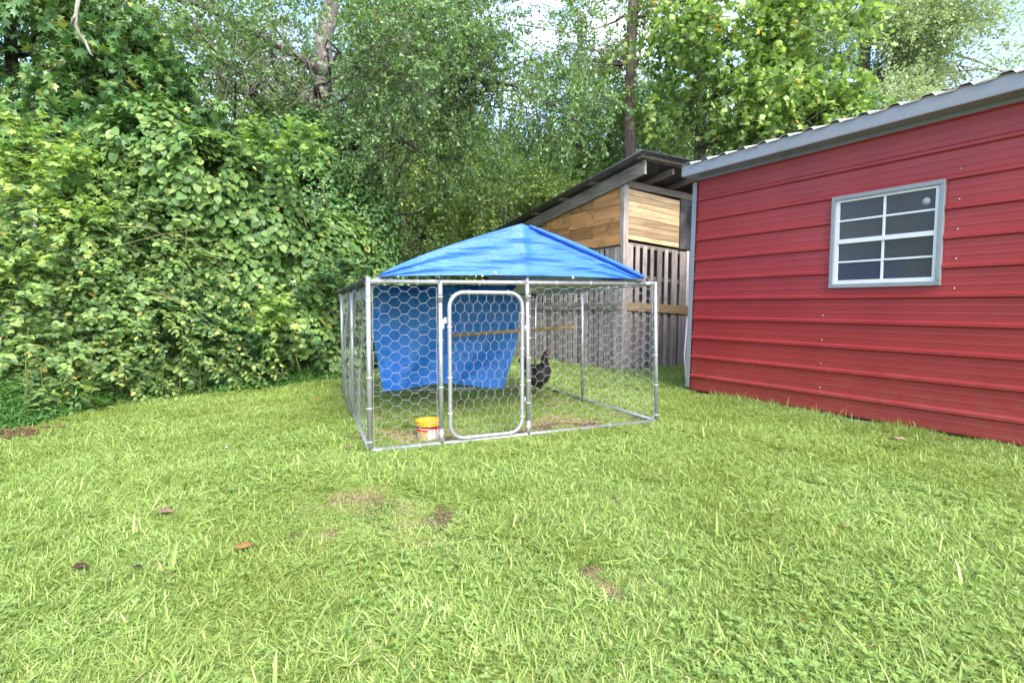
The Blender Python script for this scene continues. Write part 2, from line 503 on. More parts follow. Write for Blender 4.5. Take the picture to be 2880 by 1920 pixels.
OPEN = []          # places where the crowns thin out: (u0, u1, v0, v1, share removed, nearer than)
def twigs(crowns, seed, nleaf, tlen, size, droop=.25, gaps=0.15, gscale=.9, center=None, mb=None, whorl=False, spread=.5, up=.8, near=None):
    """crown foliage as many leafy twigs. crowns = [(cx,cy,cz,rx,ry,rz,n)]"""
    rng = np.random.default_rng(seed)
    A, D, OUT = [], [], []
    for (cx, cy, cz, rx, ry, rz, n) in crowns:
        d = nrm(rng.normal(size=(int(n * 1.8), 3))); r = rng.random(len(d)) ** .45
        p = np.array([cx, cy, cz]) + d * r[:, None] * np.array([rx, ry, rz])
        g = fbm(p, gscale, seed * .37) + .35 * fbm(p, gscale * 3.1, seed * .11)
        k = np.nonzero(g > -.32 + gaps)[0][:n]
        A.append(p[k]); D.append(nrm(d[k] + rng.normal(size=(len(k), 3)) * .55)); OUT.append(r[k])
    A = np.concatenate(A); D = np.concatenate(D); OUT = np.concatenate(OUT); m = len(A)
    q_ = A - cC; d_ = np.maximum(q_ @ cF, .1); u_ = 1440 + FPX * (q_ @ cR) / d_; v_ = 960 - FPX * (q_ @ cU) / d_
    kp = np.ones(m, bool)
    for (a0, a1, b0, b1, sh_, far_) in OPEN: kp &= ~((u_ > a0) & (u_ < a1) & (v_ > b0) & (v_ < b1) & (q_[:, 1] < far_) & (rng.random(m) < sh_))
    A, D, OUT = A[kp], D[kp], OUT[kp]; m = len(A)
    D = nrm(D + np.array([0, 0, -droop]))
    L = tlen * rng.uniform(.6, 1.35, m)
    t = (np.linspace(.15, 1, nleaf) ** (.45 if whorl else 1.0))[None, :, None]
    C = A[:, None, :] + D[:, None, :] * L[:, None, None] * t - np.array([0, 0, 1]) * (.25 * L)[:, None, None] * t ** 2
    C = C + rng.normal(size=C.shape) * (tlen * .05)
    n_ = m * nleaf
    Y = nrm(D[:, None, :] * .6 + rng.normal(size=C.shape) * spread + np.array([0, 0, -droop])).reshape(-1, 3)
    Nn = nrm(np.array([0, 0, up]) + rng.normal(size=(n_, 3)) * .55)
    S = (size * np.clip(rng.lognormal(0, .25, n_), .5, 1.5))
    tone = np.repeat(rng.random(m) * .55, nleaf) + rng.random(n_) * .44
    if mb is not None:
        for i in range(m):
            mb.tube([A[i], A[i] + D[i] * L[i] * .5 - np.array([0, 0, .06 * L[i]]), A[i] + D[i] * L[i] - np.array([0, 0, .25 * L[i]])], [.006, .004, .002], 3, caps=False)
    return C.reshape(-1, 3), Y, Nn, S, tone, np.repeat(OUT, nleaf)

def limb_path(a, b, rng, sag=.1, wob=.12, n=6):
    a = np.array(a, float); b = np.array(b, float); L = np.linalg.norm(b - a); t = np.linspace(0, 1, n)
    p = a + (b - a) * t[:, None]
    p += np.array([0, 0, 1]) * (L * sag * np.sin(t * math.pi))[:, None]
    w_ = rng.normal(size=(n, 3)) * wob * L * .35; w_[0] = 0; w_[-1] *= .5
    return p + w_

def tree_wood(parent, trunk, radii, crowns, seed, mat, limbs=10, lr=.05, sub=4, name='trunk', extra=()):
    rng = np.random.default_rng(seed)
    mb = MB(); trunk = np.array(trunk, float)
    # refine the trunk so that it is not straight
    tt = np.linspace(0, 1, 10); idx = tt * (len(trunk) - 1); pts = []; rr = []
    for q in idx:
        i = min(int(q), len(trunk) - 2); f = q - i
        pts.append(trunk[i] * (1 - f) + trunk[i + 1] * f + rng.normal(size=3) * np.array([.03, .03, 0])); rr.append(radii[i] * (1 - f) + radii[i + 1] * f)
    mb.tube(pts, rr, 12)
    mb.build(name, mat, parent)
    br = MB()
    for ex in extra: br.tube(ex[0], ex[1], 7)
    for (cx, cy, cz, rx, ry, rz, n) in crowns:
        for _ in range(limbs):
            d = rng.normal(size=3); d /= np.linalg.norm(d)
            b = np.array([cx, cy, cz]) + d * np.array([rx, ry, rz]) * rng.uniform(.5, .95)
            k = np.argmin(np.abs(np.array(pts)[:, 2] - min(b[2] - .4, pts[-2][2]))); a = pts[k]
            path = limb_path(a, b, rng, .08, .16, 7)
            r0 = min(rr[k] * .6, lr) * rng.uniform(.6, 1.1)
            br.tube(path, list(np.linspace(r0, .006, 7)), 5, caps=False)
            for _s in range(sub):
                j = rng.integers(2, 6); q = path[j]
                e = q + rng.normal(size=3) * np.array([rx, ry, rz]) * .28
                br.tube(limb_path(q, e, rng, .03, .2, 5), list(np.linspace(r0 * .35, .004, 5)), 4, caps=False)
    if br.v: br.build('branch', mat, parent)

# ================================================================== GROUND
M_soil, n, out = newmat('ground soil and litter')
p = N(n, 'ShaderNodeBsdfPrincipled'); p.inputs['Roughness'].default_value = .95; p.inputs['Specular IOR Level'].default_value = .1
g = N(n, 'ShaderNodeNewGeometry')
n1 = N(n, 'ShaderNodeTexNoise'); n1.inputs['Scale'].default_value = 30; n1.inputs['Detail'].default_value = 8; n.links.new(g.outputs['Position'], n1.inputs['Vector'])
n2 = N(n, 'ShaderNodeTexNoise'); n2.inputs['Scale'].default_value = 1.5; n2.inputs['Detail'].default_value = 4; n.links.new(g.outputs['Position'], n2.inputs['Vector'])
c = ramp(n, n1.outputs['Fac'], [(.3, (.05, .038, .022)), (.5, (.11, .08, .045)), (.7, (.20, .145, .09))]).outputs['Color']
c = mixc(n, .12, c, (.05, .09, .02))
n.links.new(c, p.inputs['Base Color'])
b = N(n, 'ShaderNodeBump'); b.inputs['Strength'].default_value = .8; b.inputs['Distance'].default_value = .02
n.links.new(n1.outputs['Fac'], b.inputs['Height']); n.links.new(b.outputs[0], p.inputs['Normal']); n.links.new(p.outputs[0], out.inputs['Surface'])
def ground_h(x, y):
    return 0.03 * mnoise.noise(Vector((x * .35, y * .35, 0))) * min(1, max(0, (y - 1) / 3)) * (1 if y < 14 else 1 + (y - 14) * .2) * 0.6
mb = MB(); gx = np.concatenate([np.linspace(-120, -12, 10), np.linspace(-11, 11, 45), np.linspace(12, 120, 10)]); gy = np.concatenate([np.linspace(-60, -3, 6), np.linspace(-2, 14, 33), np.linspace(16, 180, 14)])
vs = [(x, y, ground_h(x, y)) for y in gy for x in gx]; W_ = len(gx)
fs = [(j * W_ + i, j * W_ + i + 1, (j + 1) * W_ + i + 1, (j + 1) * W_ + i) for j in range(len(gy) - 1) for i in range(W_ - 1)]
mb.add(vs, fs, True)
o = mb.build('ground', M_soil); o['kind'] = 'structure'

# ================================================================== RED METAL BUILDING
B0 = np.array([2.2, 6.44, 0]); bd = nrm(np.array([1.588, -2.612, 0])); bn = np.array([-bd[1], bd[0], 0]); bn = -bn if bn[0] > 0 else bn
def W(s, z, q=0.0): return B0 + bd * s + bn * q + np.array([0, 0, z])
bi = -bn
def red_paint():
    m, n, out = newmat('red enamelled steel')
    p = N(n, 'ShaderNodeBsdfPrincipled'); p.inputs['Roughness'].default_value = .38; p.inputs['Specular IOR Level'].default_value = .5
    tcn = N(n, 'ShaderNodeTexCoord')
    no = N(n, 'ShaderNodeTexNoise'); no.inputs['Scale'].default_value = 1.6; no.inputs['Detail'].default_value = 5; n.links.new(tcn.outputs['Object'], no.inputs['Vector'])
    c = ramp(n, no.outputs['Fac'], [(.3, (.30, .026, .030)), (.7, (.37, .038, .040))]).outputs['Color']
    # grass clippings and dust specks stuck on the paint
    vo = N(n, 'ShaderNodeTexVoronoi'); vo.inputs['Scale'].default_value = 24; vo.inputs['Randomness'].default_value = 1
    n.links.new(tcn.outputs['Object'], vo.inputs['Vector'])
    r = ramp(n, vo.outputs['Distance'], [(.05, (1, 1, 1)), (.07, (0, 0, 0))])
    vc = N(n, 'ShaderNodeSeparateColor'); n.links.new(vo.outputs['Color'], vc.inputs[0])
    gt = N(n, 'ShaderNodeMath', operation='GREATER_THAN'); gt.inputs[1].default_value = .74; n.links.new(vc.outputs[0], gt.inputs[0])
    ml = N(n, 'ShaderNodeMath', operation='MULTIPLY'); n.links.new(r.outputs['Color'], ml.inputs[0]); n.links.new(gt.outputs[0], ml.inputs[1])
    c = mixc(n, ml.outputs[0], c, (.42, .30, .18))
    # splashed soil and faded dust towards the bottom edge
    sx = N(n, 'ShaderNodeSeparateXYZ'); n.links.new(tcn.outputs['Object'], sx.inputs[0])
    ds = N(n, 'ShaderNodeTexNoise'); ds.inputs['Scale'].default_value = 9; ds.inputs['Detail'].default_value = 9; ds.inputs['Roughness'].default_value = .75; n.links.new(tcn.outputs['Object'], ds.inputs['Vector'])
    mr = N(n, 'ShaderNodeMapRange'); mr.inputs['From Min'].default_value = .0; mr.inputs['From Max'].default_value = .9; mr.inputs['To Min'].default_value = .26; mr.inputs['To Max'].default_value = -.02; n.links.new(sx.outputs['Z'], mr.inputs['Value'])
    am = N(n, 'ShaderNodeMath', operation='ADD'); n.links.new(ds.outputs['Fac'], am.inputs[0]); n.links.new(mr.outputs[0], am.inputs[1])
    rd_ = ramp(n, am.outputs[0], [(.60, (0, 0, 0)), (.84, (.22,) * 3)])
    c = mixc(n, rd_.outputs['Color'], c, (.30, .15, .11))
    n.links.new(c, p.inputs['Base Color'])
    nb = N(n, 'ShaderNodeTexNoise'); nb.inputs['Scale'].default_value = 1.2; nb.inputs['Detail'].default_value = 2; n.links.new(tcn.outputs['Object'], nb.inputs['Vector'])
    b = N(n, 'ShaderNodeBump'); b.inputs['Strength'].default_value = .25; b.inputs['Distance'].default_value = .05
    n.links.new(nb.outputs['Fac'], b.inputs['Height']); n.links.new(b.outputs[0], p.inputs['Normal'])
    rr_ = ramp(n, nb.outputs['Fac'], [(.3, (.32,) * 3), (.7, (.45,) * 3)]); n.links.new(rr_.outputs['Color'], p.inputs['Roughness'])
    n.links.new(p.outputs[0], out.inputs['Surface'])
    return m
M_red = red_paint()
M_trim = plain_mat('grey painted steel trim', (.285, .295, .32), .4, var=.08, scale=2, dirt=((.20, .20, .19), 6, .62))
M_galv = plain_mat('galvanised steel', (.46, .47, .50), .36, metal=.6, var=.18, scale=25, dirt=((.42, .42, .42), 14, .58))
M_screw = plain_mat('screw zinc', (.36, .35, .35), .3, metal=.9)
M_white = plain_mat('white vinyl', (.74, .75, .76), .35, var=.04)
M_conc = plain_mat('concrete', (.34, .33, .31), .9, var=.3, bump=.4)
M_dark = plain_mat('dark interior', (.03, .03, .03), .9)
M_roofm = plain_mat('pale corrugated roofing', (.62, .62, .60), .35, metal=.3, var=.15, dirt=((.35, .30, .22), 5, .6))

bld = thing('metal_building', 'red ribbed metal garage with grey trim and one white paned window', 'building', tuple(B0))
RIB0, RIBP = 0.20, 0.2345
def profile(z0, z1):
    """sheet cross-section from z0 to z1: (z, proud)"""
    pts = [(z0, 0)]
    k0 = int(math.floor((z0 - RIB0) / RIBP)) - 1
    for k in range(k0, k0 + 14):
        zr = RIB0 + k * RIBP
        for dz, q in ((-.027, 0), (-.012, .020), (.010, .020), (.027, 0)):
            pts.append((zr + dz, q))
        for zc in (zr + RIBP * .36, zr + RIBP * .64):
            for dz, q in ((-.014, 0), (-.006, .0012), (.006, .0012), (.014, 0)): pts.append((zc + dz, q))
    pts = [pts[0]] + sorted([q for q in pts[1:] if z0 + .002 < q[0] < z1 - .002]) + [(z1, 0)]
    return pts
def sheet(mb, s0, s1, z0, z1, off=0.0):
    pr = profile(z0, z1); vs, fs = [], []
    ns = max(2, int((s1 - s0) / .45) + 1)
    for i in range(ns):
        for z, q in pr:
            s = s0 + (s1 - s0) * i / (ns - 1)
            if s0 == 0 and i == 0: s = .05 * z / 2.5
            vs.append(W(s, z, q + off + .0015 * math.sin(s * 2.3 + z * 3)))
    m = len(pr)
    for i in range(ns - 1):
        for j in range(m - 1): fs.append((i * m + j, (i + 1) * m + j, (i + 1) * m + j + 1, i * m + j + 1))
    mb.add(vs, fs, False)
WS0, WS1, WZ0, WZ1 = 1.65, 2.465, 1.255, 2.035      # window opening
BL = 9.2
rows = [(.028, 1.02), (1.02, 1.96), (1.96, 2.572)]
for k, (za, zb) in enumerate(rows):
    off = .002 * (k % 2)
    m_ = MB()
    if zb <= WZ0 or za >= WZ1: sheet(m_, 0, BL, za, zb, off)
    else:
        sheet(m_, 0, WS0, za, zb, off); sheet(m_, WS1, BL, za, zb, off)
        if za < WZ0: sheet(m_, WS0, WS1, za, WZ0, off)
        if zb > WZ1: sheet(m_, WS0, WS1, WZ1, zb, off)
    m_.build('siding_sheet', M_red, bld)
# the other three walls, closed box, and slab
m_ = MB(); D_ = 5.5
m_.obox(W(0.02, .02, -.06), bi * D_, bd * .05, (0, 0, 2.54)); m_.build('end_wall', M_red, bld)
m_ = MB(); m_.obox(W(BL - .07, .02, -.06), bi * D_, bd * .05, (0, 0, 2.54)); m_.build('end_wall', M_red, bld)
m_ = MB(); m_.obox(W(0.02, .02, -D_ - .1), bd * (BL - .04), bi * .05, (0, 0, 2.54)); m_.build('rear_wall', M_red, bld)
m_ = MB(); m_.obox(W(-.03, -.15, .035), bd * (BL + .06), bi * (D_ + .2), (0, 0, .148)); m_.build('concrete_slab', M_conc, bld)
# corner trim
m_ = MB(); m_.obox(W(-.055, .06, .026), bd * .06, bn * .004, bd * .05 + np.array([0, 0, 2.46])); m_.obox(W(-.055, .06, -.07), bd * .004, bn * .095, bd * .05 + np.array([0, 0, 2.46]))
m_.build('corner_trim', M_trim, bld)
m_ = MB(); m_.tube([W(-.045, .1, .03), W(-.06, .45, .05), W(-.045, .9, .03)], [.007, .012, .006], 6); m_.build('bent_trim_edge', M_trim, bld)
# eave: fascia, soffit, roof
m_ = MB(); m_.obox(W(-.03, 2.582, .195), bd * (BL + .18), bn * .006, (0, 0, .105)); m_.build('fascia', M_trim, bld)
m_ = MB(); m_.obox(W(-.03, 2.573, .0), bd * (BL + .18), bn * .2, (0, 0, .008)); m_.obox(W(0.05, 2.535, .026), bd * BL, bn * .004, (0, 0, .038)); m_.build('soffit', M_trim, bld)
RW = .94
m_ = MB(); m_.obox(W(-.02, 2.66, .170), bd * (BL + .28), bn * .02, (0, 0, .046)); m_.build('closure_strip', plain_mat('tan foam closure', (.40, .33, .24), .9, var=.4, scale=12), bld)
for k in range(10):
    m_ = MB(); s0 = -.035 + k * RW
    pr = []
    for r_ in range(4):
        c0 = s0 + .10 + r_ * .2345
        pr += [(c0 - .055, 0), (c0 - .03, .029), (c0 + .03, .029), (c0 + .055, 0)]
    pr = [(s0, 0)] + pr + [(s0 + RW, 0)]
    vs = []
    for q, zz in ((.215, 2.688), (-2.8, 3.44)):
        for s, h in pr: vs.append(W(s, zz + h + (.002 if k % 2 else 0), q))
    m = len(pr)
    vs += [tuple(np.array(v) - np.array([0, 0, .003])) for v in vs]
    fs = [(j, j + 1, m + j + 1, m + j) for j in range(m - 1)] + [(2 * m + j + 1, 2 * m + j, 3 * m + j, 3 * m + j + 1) for j in range(m - 1)] + [(j + 1, j, 2 * m + j, 2 * m + j + 1) for j in range(m - 1)]
    m_.add(vs, fs); m_.build('roof_sheet', M_roofm, bld)
# far roof slope closes the building
m_ = MB(); m_.obox(W(-.16, 3.43, -2.8), bd * (BL + .3), bi * 2.9 + np.array([0, 0, -.72]), (0, 0, .02)); m_.build('rear_roof_slope', M_roofm, bld)
m_ = MB(); m_.prism([W(.03, 2.55, -.05), W(.03, 3.42, -2.8), W(.03, 2.55, -5.5)], bd * .03); m_.build('gable', M_red, bld)
# screws
for s in (.03, 1.56, 2.58, 4.1, 5.6):
    for k in range(10):
        z = RIB0 + k * RIBP + .055
        if s > 2.5 and s < 2.6 and not (WZ0 - .1 < z < WZ1 + .1): continue
        if s == 1.56 and WZ0 - .03 < z < WZ1 + .2: continue
        m_ = MB(); m_.lathe(W(s, z, .0), [(.0001, .008), (.0045, .007), (.006, .003), (.009, .002), (.009, 0)], 8, bn); m_.build('screw', M_screw, bld)
# window
win = MB()
fw = .048
for (a_, b_, c_, d_) in ((WS0 - .03, WS1 + .03, WZ1 - .002, WZ1 + .035), (WS0 - .03, WS1 + .03, WZ0 - .035, WZ0 + .002), (WS0 - .03, WS0 + .004, WZ0 + .002, WZ1 - .002), (WS1 - .004, WS1 + .03, WZ0 + .002, WZ1 - .002)):
    win.obox(W(a_, c_, -.02), bd * (b_ - a_), bn * .055, (0, 0, d_ - c_))
wf = bevel(win.build('window', M_trim, bld), .003)
i0, i1, j0, j1 = WS0 + .004, WS1 - .004, WZ0 + .002, WZ1 - .002
mid = (j0 + j1) / 2 + .005
fr = MB()
def bar(mb, a_, b_, c_, d_, q0, q1): mb.obox(W(a_, c_, q0), bd * (b_ - a_), bn * (q1 - q0), (0, 0, d_ - c_))
bar(fr, i0, i1, j0, j0 + .034, -.015, .02); bar(fr, i0, i1, j1 - .022, j1, -.015, .014)
bar(fr, i0, i0 + .03, j0 + .034, j1 - .022, -.015, .014); bar(fr, i1 - .03, i1, j0 + .034, j1 - .022, -.015, .014)
bar(fr, i0 + .03, i1 - .03, mid - .02, mid + .02, -.014, .018)
fr.build('sash', M_white, wf)
mu = MB(); sm_ = (i0 + i1) / 2
zA, zB = (j0 + .034 + mid - .02) / 2, (mid + .02 + j1 - .022) / 2
bar(mu, sm_ - .009, sm_ + .009, j0 + .034, mid - .02, -.004, .008); bar(mu, sm_ - .009, sm_ + .009, mid + .02, j1 - .022, -.004, .008)
for zz in (zA, zB):
    bar(mu, i0 + .03, sm_ - .009, zz - .008, zz + .008, -.004, .008); bar(mu, sm_ + .009, i1 - .03, zz - .008, zz + .008, -.004, .008)
mu.build('glazing_bar', M_white, wf)
M_glass, n, out = newmat('dusty window glass')
p = N(n, 'ShaderNodeBsdfPrincipled'); p.inputs['Roughness'].default_value = .16; p.inputs['Specular IOR Level'].default_value = .5
tcn = N(n, 'ShaderNodeTexCoord'); no = N(n, 'ShaderNodeTexNoise'); no.inputs['Scale'].default_value = 160; no.inputs['Detail'].default_value = 3; n.links.new(tcn.outputs['Object'], no.inputs['Vector'])
n.links.new(ramp(n, no.outputs['Fac'], [(.50, (.040, .044, .052)), (.66, (.05, .055, .065)), (.74, (.14, .15, .16))]).outputs['Color'], p.inputs['Base Color'])
n.links.new(p.outputs[0], out.inputs['Surface'])
for (a_, b_) in ((i0 + .03, sm_ - .009), (sm_ + .009, i1 - .03)):
    for (c_, d_) in ((j0 + .034, zA - .008), (zA + .008, mid - .02), (mid + .02, zB - .008), (zB + .008, j1 - .022)):
        gl = MB(); bar(gl, a_, b_, c_, d_, -.008, -.003); gl.build('pane', M_glass, wf)
st = MB(); st.lathe(W(i1 - .10, j1 - .115, -.0025), [(.0001, .0015), (.029, .0015), (.029, 0)], 20, bn); st.build('round_sticker', plain_mat('faded sticker', (.42, .42, .45), .6), wf)
dk = MB(); bar(dk, i0 - .1, i1 + .1, j0 - .1, j1 + .1, -.12, -.1); dk.build('dark_room_stand_in', M_dark, wf)  # dark panel put behind the panes in place of the unlit room

# ================================================================== WOODEN SHED
S0 = np.array([1.715, 8.267, 0]); sa = np.array([-.526, .850, 0]); sb = np.array([.850, .526, 0])
def SL(s, z, q=0.0): return S0 + sa * s - sb * q + np.array([0, 0, z])      # left face; q = proud
def SR(t, z, q=0.0): return S0 + sb * t - sa * q + np.array([0, 0, z])      # right (front) face
shed = thing('wooden_shed', 'unpainted shed of pallet slats and mixed boards under a lean-to metal roof', 'shed', tuple(S0))
up3 = (0, 0, 1)
M_ply = wood_mat('orange brown boards', (.36, .17, .07), (.66, .345, .145), tuple(sa), 14, .38, .8)
M_pine = wood_mat('pale pine boards', (.46, .31, .16), (.74, .56, .34), tuple(sb), 26, .42, .45)
M_grey = wood_mat('grey weathered slats', (.24, .20, .18), (.48, .42, .385), up3, 34, .38, .5)
M_greyh = wood_mat('grey weathered beam', (.12, .10, .085), (.30, .26, .22), tuple(sa), 30, .25, .6)
M_greyb = wood_mat('grey header', (.15, .125, .10), (.27, .23, .19), tuple(sb), 30, .15, .4)
M_newp = wood_mat('new pine plank', (.33, .22, .11), (.48, .34, .18), tuple(sb), 22, .1, .2)
M_blk = plain_mat('black painted board', (.045, .045, .052), .6, var=.4, scale=5, dirt=((.09, .085, .09), 4, .55))
M_sheetm = plain_mat('old dark roofing sheet', (.15, .155, .165), .42, metal=.3, var=.4, scale=6)
M_wire = plain_mat('galvanised wire', (.35, .36, .385), .6, metal=.2)
def raft_bot(s): return 2.893 - .148 * s
SLEN, SWID = 4.2, 2.3
# dark backing planes in place of the shaded inside, behind the slats
m_ = MB(); m_.obox(SL(.1, 0, -.5), sa * (SLEN - .1), sb * .02, (0, 0, 2.2)); m_.build('dark_backing', M_dark, shed)
m_ = MB(); m_.obox(SR(.5, 0, -.55), sb * (SWID - .5), sa * .02, (0, 0, 2.8)); m_.build('dark_backing', M_dark, shed)
# left face: board columns
cols = [(.045, .682, [2.005, 2.182, 2.364, 2.631]), (.686, 1.325, [2.02, 2.168, 2.366, 2.64]), (1.329, 1.98, [2.03, 2.19, 2.44, 2.62]), (1.984, 2.70, [2.03, 2.2, 2.40, 2.56]), (2.704, 3.45, [2.03, 2.25, 2.45]), (3.454, SLEN, [2.02, 2.2])]
for ci, (sA, sB, zs) in enumerate(cols):
    for i, z0 in enumerate(zs):
        top = zs[i + 1] - .007 if i + 1 < len(zs) else 9
        zl, zr = min(top, raft_bot(sA) + .02), min(top, raft_bot(sB) + .02)
        if zl - z0 < .012: continue
        zr = max(zr, z0 + .002)
        q = .012 + random.uniform(0, .004)
        m_ = MB(); m_.prism([SL(sA, z0, q), SL(sB, z0 + random.uniform(-.004, .004), q), SL(sB, zr, q), SL(sA, zl, q)], sb * .014); m_.build('board', M_ply, shed)
# left face slats, upper layer with gaps and a lower second layer
s = .05; k = 0
while s < SLEN:
    wd = random.uniform(.082, .1)
    if k in (0, 1): wd = .12
    m_ = MB(); m_.obox(SL(s, -.02, 0.0), sa * wd, sb * .016, (0, 0, 2.0 - random.uniform(0, .01)))
    m_.build('slat', M_grey, shed)
    s += wd + (.003 if k in (0, 1) else random.uniform(.035, .055)); k += 1
s = .09
while s < SLEN:
    wd = random.uniform(.08, .1)
    m_ = MB(); m_.obox(SL(s, -.02, -.03), sa * wd, sb * .014, (0, 0, random.uniform(1.02, 1.07))); m_.build('slat', M_grey, shed)
    s += wd + .005
for zz in (.15, 1.48, 1.96):
    m_ = MB(); m_.obox(SL(.05, zz, -.02), sa * (SLEN - .1), sb * .03, (0, 0, .06)); m_.build('rail', M_greyh, shed)
m_ = MB(); m_.obox(SL(.06, .975, .024), sa * 1.25, sb * .022, (0, 0, .13)); m_.build('plank', M_greyh, shed)
m_ = MB(); m_.obox(SL(1.312, .97, .022), sa * 1.8, sb * .022, (0, 0, .125)); m_.build('plank', M_greyh, shed)
# corner post
m_ = MB(); m_.obox(SL(-.045, -.03, .016), sa * .085, sb * .10, (0, 0, 2.94)); bevel(m_.build('corner_post', M_grey, shed), .004)
# front (right) face
tilt = -.055
def dz(t): return tilt * t
zt = 2.862
for i, hh in enumerate((.085, .09, .083, .088, .075, .105, .085, .088, .078)):
    z1 = zt; z0 = zt - hh + .006
    m_ = MB(); q = .012 + random.uniform(0, .003)
    m_.prism([SR(.095, z0, q), SR(1.268, z0 + dz(1.27), q), SR(1.268, z1 + dz(1.27), q), SR(.095, z1, q)], sa * .014)
    o = m_.build('board', M_pine, shed)
    m_ = MB(); m_.prism([SR(1.585, z0 + dz(1.6), q), SR(2.2, z0 + dz(2.2), q), SR(2.2, z1 + dz(2.2), q), SR(1.585, z1 + dz(1.6), q)], sa * .014)
    m_.build('board', M_pine, shed)
    zt -= hh
m_ = MB(); m_.prism([SR(1.275, 2.0, .03), SR(1.578, 1.995, .03), SR(1.578, 2.83, .03), SR(1.275, 2.85, .03)], sa * .02); o = m_.build('black_board', M_blk, shed)
tl = [(.09, .225), (.285, .37), (.45, .535), (.62, .69), (.78, .885), (.955, 1.03), (1.125, 1.255), (1.325, 1.465)]
for i, (ta, tb) in enumerate(tl):
    m_ = MB(); q = .012
    m_.obox(SR(ta * .99 + .0, -.08, q), sb * (tb - ta), sa * .016, (0, 0, 2.10 + dz(ta) * .8)); m_.build('slat', M_grey, shed)
for i in range(11):
    ta = .10 + i * .137 + random.uniform(-.01, .01)
    m_ = MB(); m_.obox(SR(ta, -.08, -.025), sb * .10, sa * .014, (0, 0, 1.08 + random.uniform(-.02, .02))); m_.build('slat', M_grey, shed)
for zz in (1.50, 1.99):
    m_ = MB(); m_.prism([SR(.09, zz, -.01), SR(1.5, zz + dz(1.5), -.01), SR(1.5, zz + .06 + dz(1.5), -.01), SR(.09, zz + .06, -.01)], sa * .03); m_.build('rail', M_greyb, shed)
m_ = MB(); m_.prism([SR(-.03, .985, .034), SR(1.62, .90, .034), SR(1.62, 1.04, .034), SR(-.03, 1.115, .034)], sa * .02); m_.build('light_plank', M_newp, shed)['label'] = 'fresh pine plank nailed across the grey slats'
M_stripw = plain_mat('white painted strip', (.66, .64, .62), .6, var=.12, scale=20)
m_ = MB(); m_.obox(SR(1.475, .30, .012), sb * .065, sa * .03, (0, 0, 1.68)); m_.build('white_strip', M_stripw, shed)
m_ = MB(); m_.obox(SR(1.475, -.08, .012), sb * .065, sa * .03, (0, 0, .375)); m_.build('strip_stub', M_newp, shed)
# wire cloth behind the slats
wc = MB()
for i in range(60):
    zz = 1.1 + i * .015
    wc.obox(SR(.1, zz, -.035), sb * 1.4, sa * .002, (0, 0, .003))
wc.build('wire_cloth', plain_mat('dull wire cloth', (.12, .12, .13), .5, metal=.4), shed)['kind'] = 'stuff'
# header beam
m_ = MB(); m_.prism([SR(-.02, 2.882, .03), SR(2.3, 2.80, .03), SR(2.3, 2.90, .03), SR(-.02, 2.984, .03)], sa * .04); m_.build('header_beam', M_greyb, shed)
# rafters along sa, sloping down to the back
def rafter(t, s0, s1, hh, th, mat, drop=0.0, nm='rafter'):
    m_ = MB(); A = S0 + sb * t
    def P(s, dzv): return A + sa * s + np.array([0, 0, raft_bot(s) + dzv - drop])
    m_.prism([P(s0, 0), P(s1, 0), P(s1, hh), P(s0, hh)], sb * th)
    return m_.build(nm, mat, shed)
rafter(-.06, -.50, 4.4, .20, .045, M_greyh)
rafter(.62, -.42, 4.4, .09, .04, M_greyh, -.11)
rafter(1.22, -.42, 4.4, .09, .04, M_greyh, -.11)
rafter(1.85, -.42, 4.4, .09, .04, M_greyh, -.11)
# purlins across, seen as short blocks over the outer rafter
for s in (-.55, .55, 1.35, 2.2, 3.1, 4.0):
    m_ = MB(); A = S0 + sa * s + np.array([0, 0, raft_bot(s) + .203])
    m_.obox(A - sb * .17, sb * 2.7, sa * .09 + np.array([0, 0, -.0133]), (0, 0, .038)); m_.build('purlin', M_greyh, shed)
# roof sheets: corrugated, each its own part
cw = .66
for k in range(4):
    t0 = -.26 + k * cw; m_ = MB(); npt = 34; vs = []
    for s in (-.66, 1.0, 2.8, 4.6):
        for j in range(npt + 1):
            t = t0 + (cw + .03) * j / npt
            vs.append(S0 + sb * t + sa * s + np.array([0, 0, raft_bot(s) + .252 + .009 * math.cos(t * 2 * math.pi / .066) + .003 * (k % 2)]))
    m = npt + 1
    fs = [(i * m + j, i * m + j + 1, (i + 1) * m + j + 1, (i + 1) * m + j) for i in range(3) for j in range(npt)]
    m_.add(vs, fs, True); o = m_.build('roof_sheet', M_sheetm, shed)
    sol = o.modifiers.new('t', 'SOLIDIFY'); sol.thickness = .004
# hanging black thing at the gap: a rounded cover whose use is not known
cap = thing('black_rounded_cover', 'black rounded hood fixed behind the red garage corner', 'lamp', tuple(SR(1.52, 2.6, .25)))
c_ = np.array(SR(1.53, 2.66, .25)); m_ = MB()
m_.lathe(c_, [(.0001, .13), (.06, .125), (.11, .09), (.135, .03), (.14, 0), (.132, 0), (.1, .08), (.0001, .11)], 18, -sb); m_.build('hood', M_blk, cap)
m_ = MB(); m_.tube([c_ + sb * .02, c_ - sb * .02 + sa * .14 + np.array([0, 0, .03]), SR(1.53, 2.72, .02)], .012, 8); m_.build('bracket', M_blk, cap)
m_ = MB(); m_.ball(c_ + np.array([0.0, 0, -.13]), .06, 10); m_.build('lower_ball', M_greyh, cap)

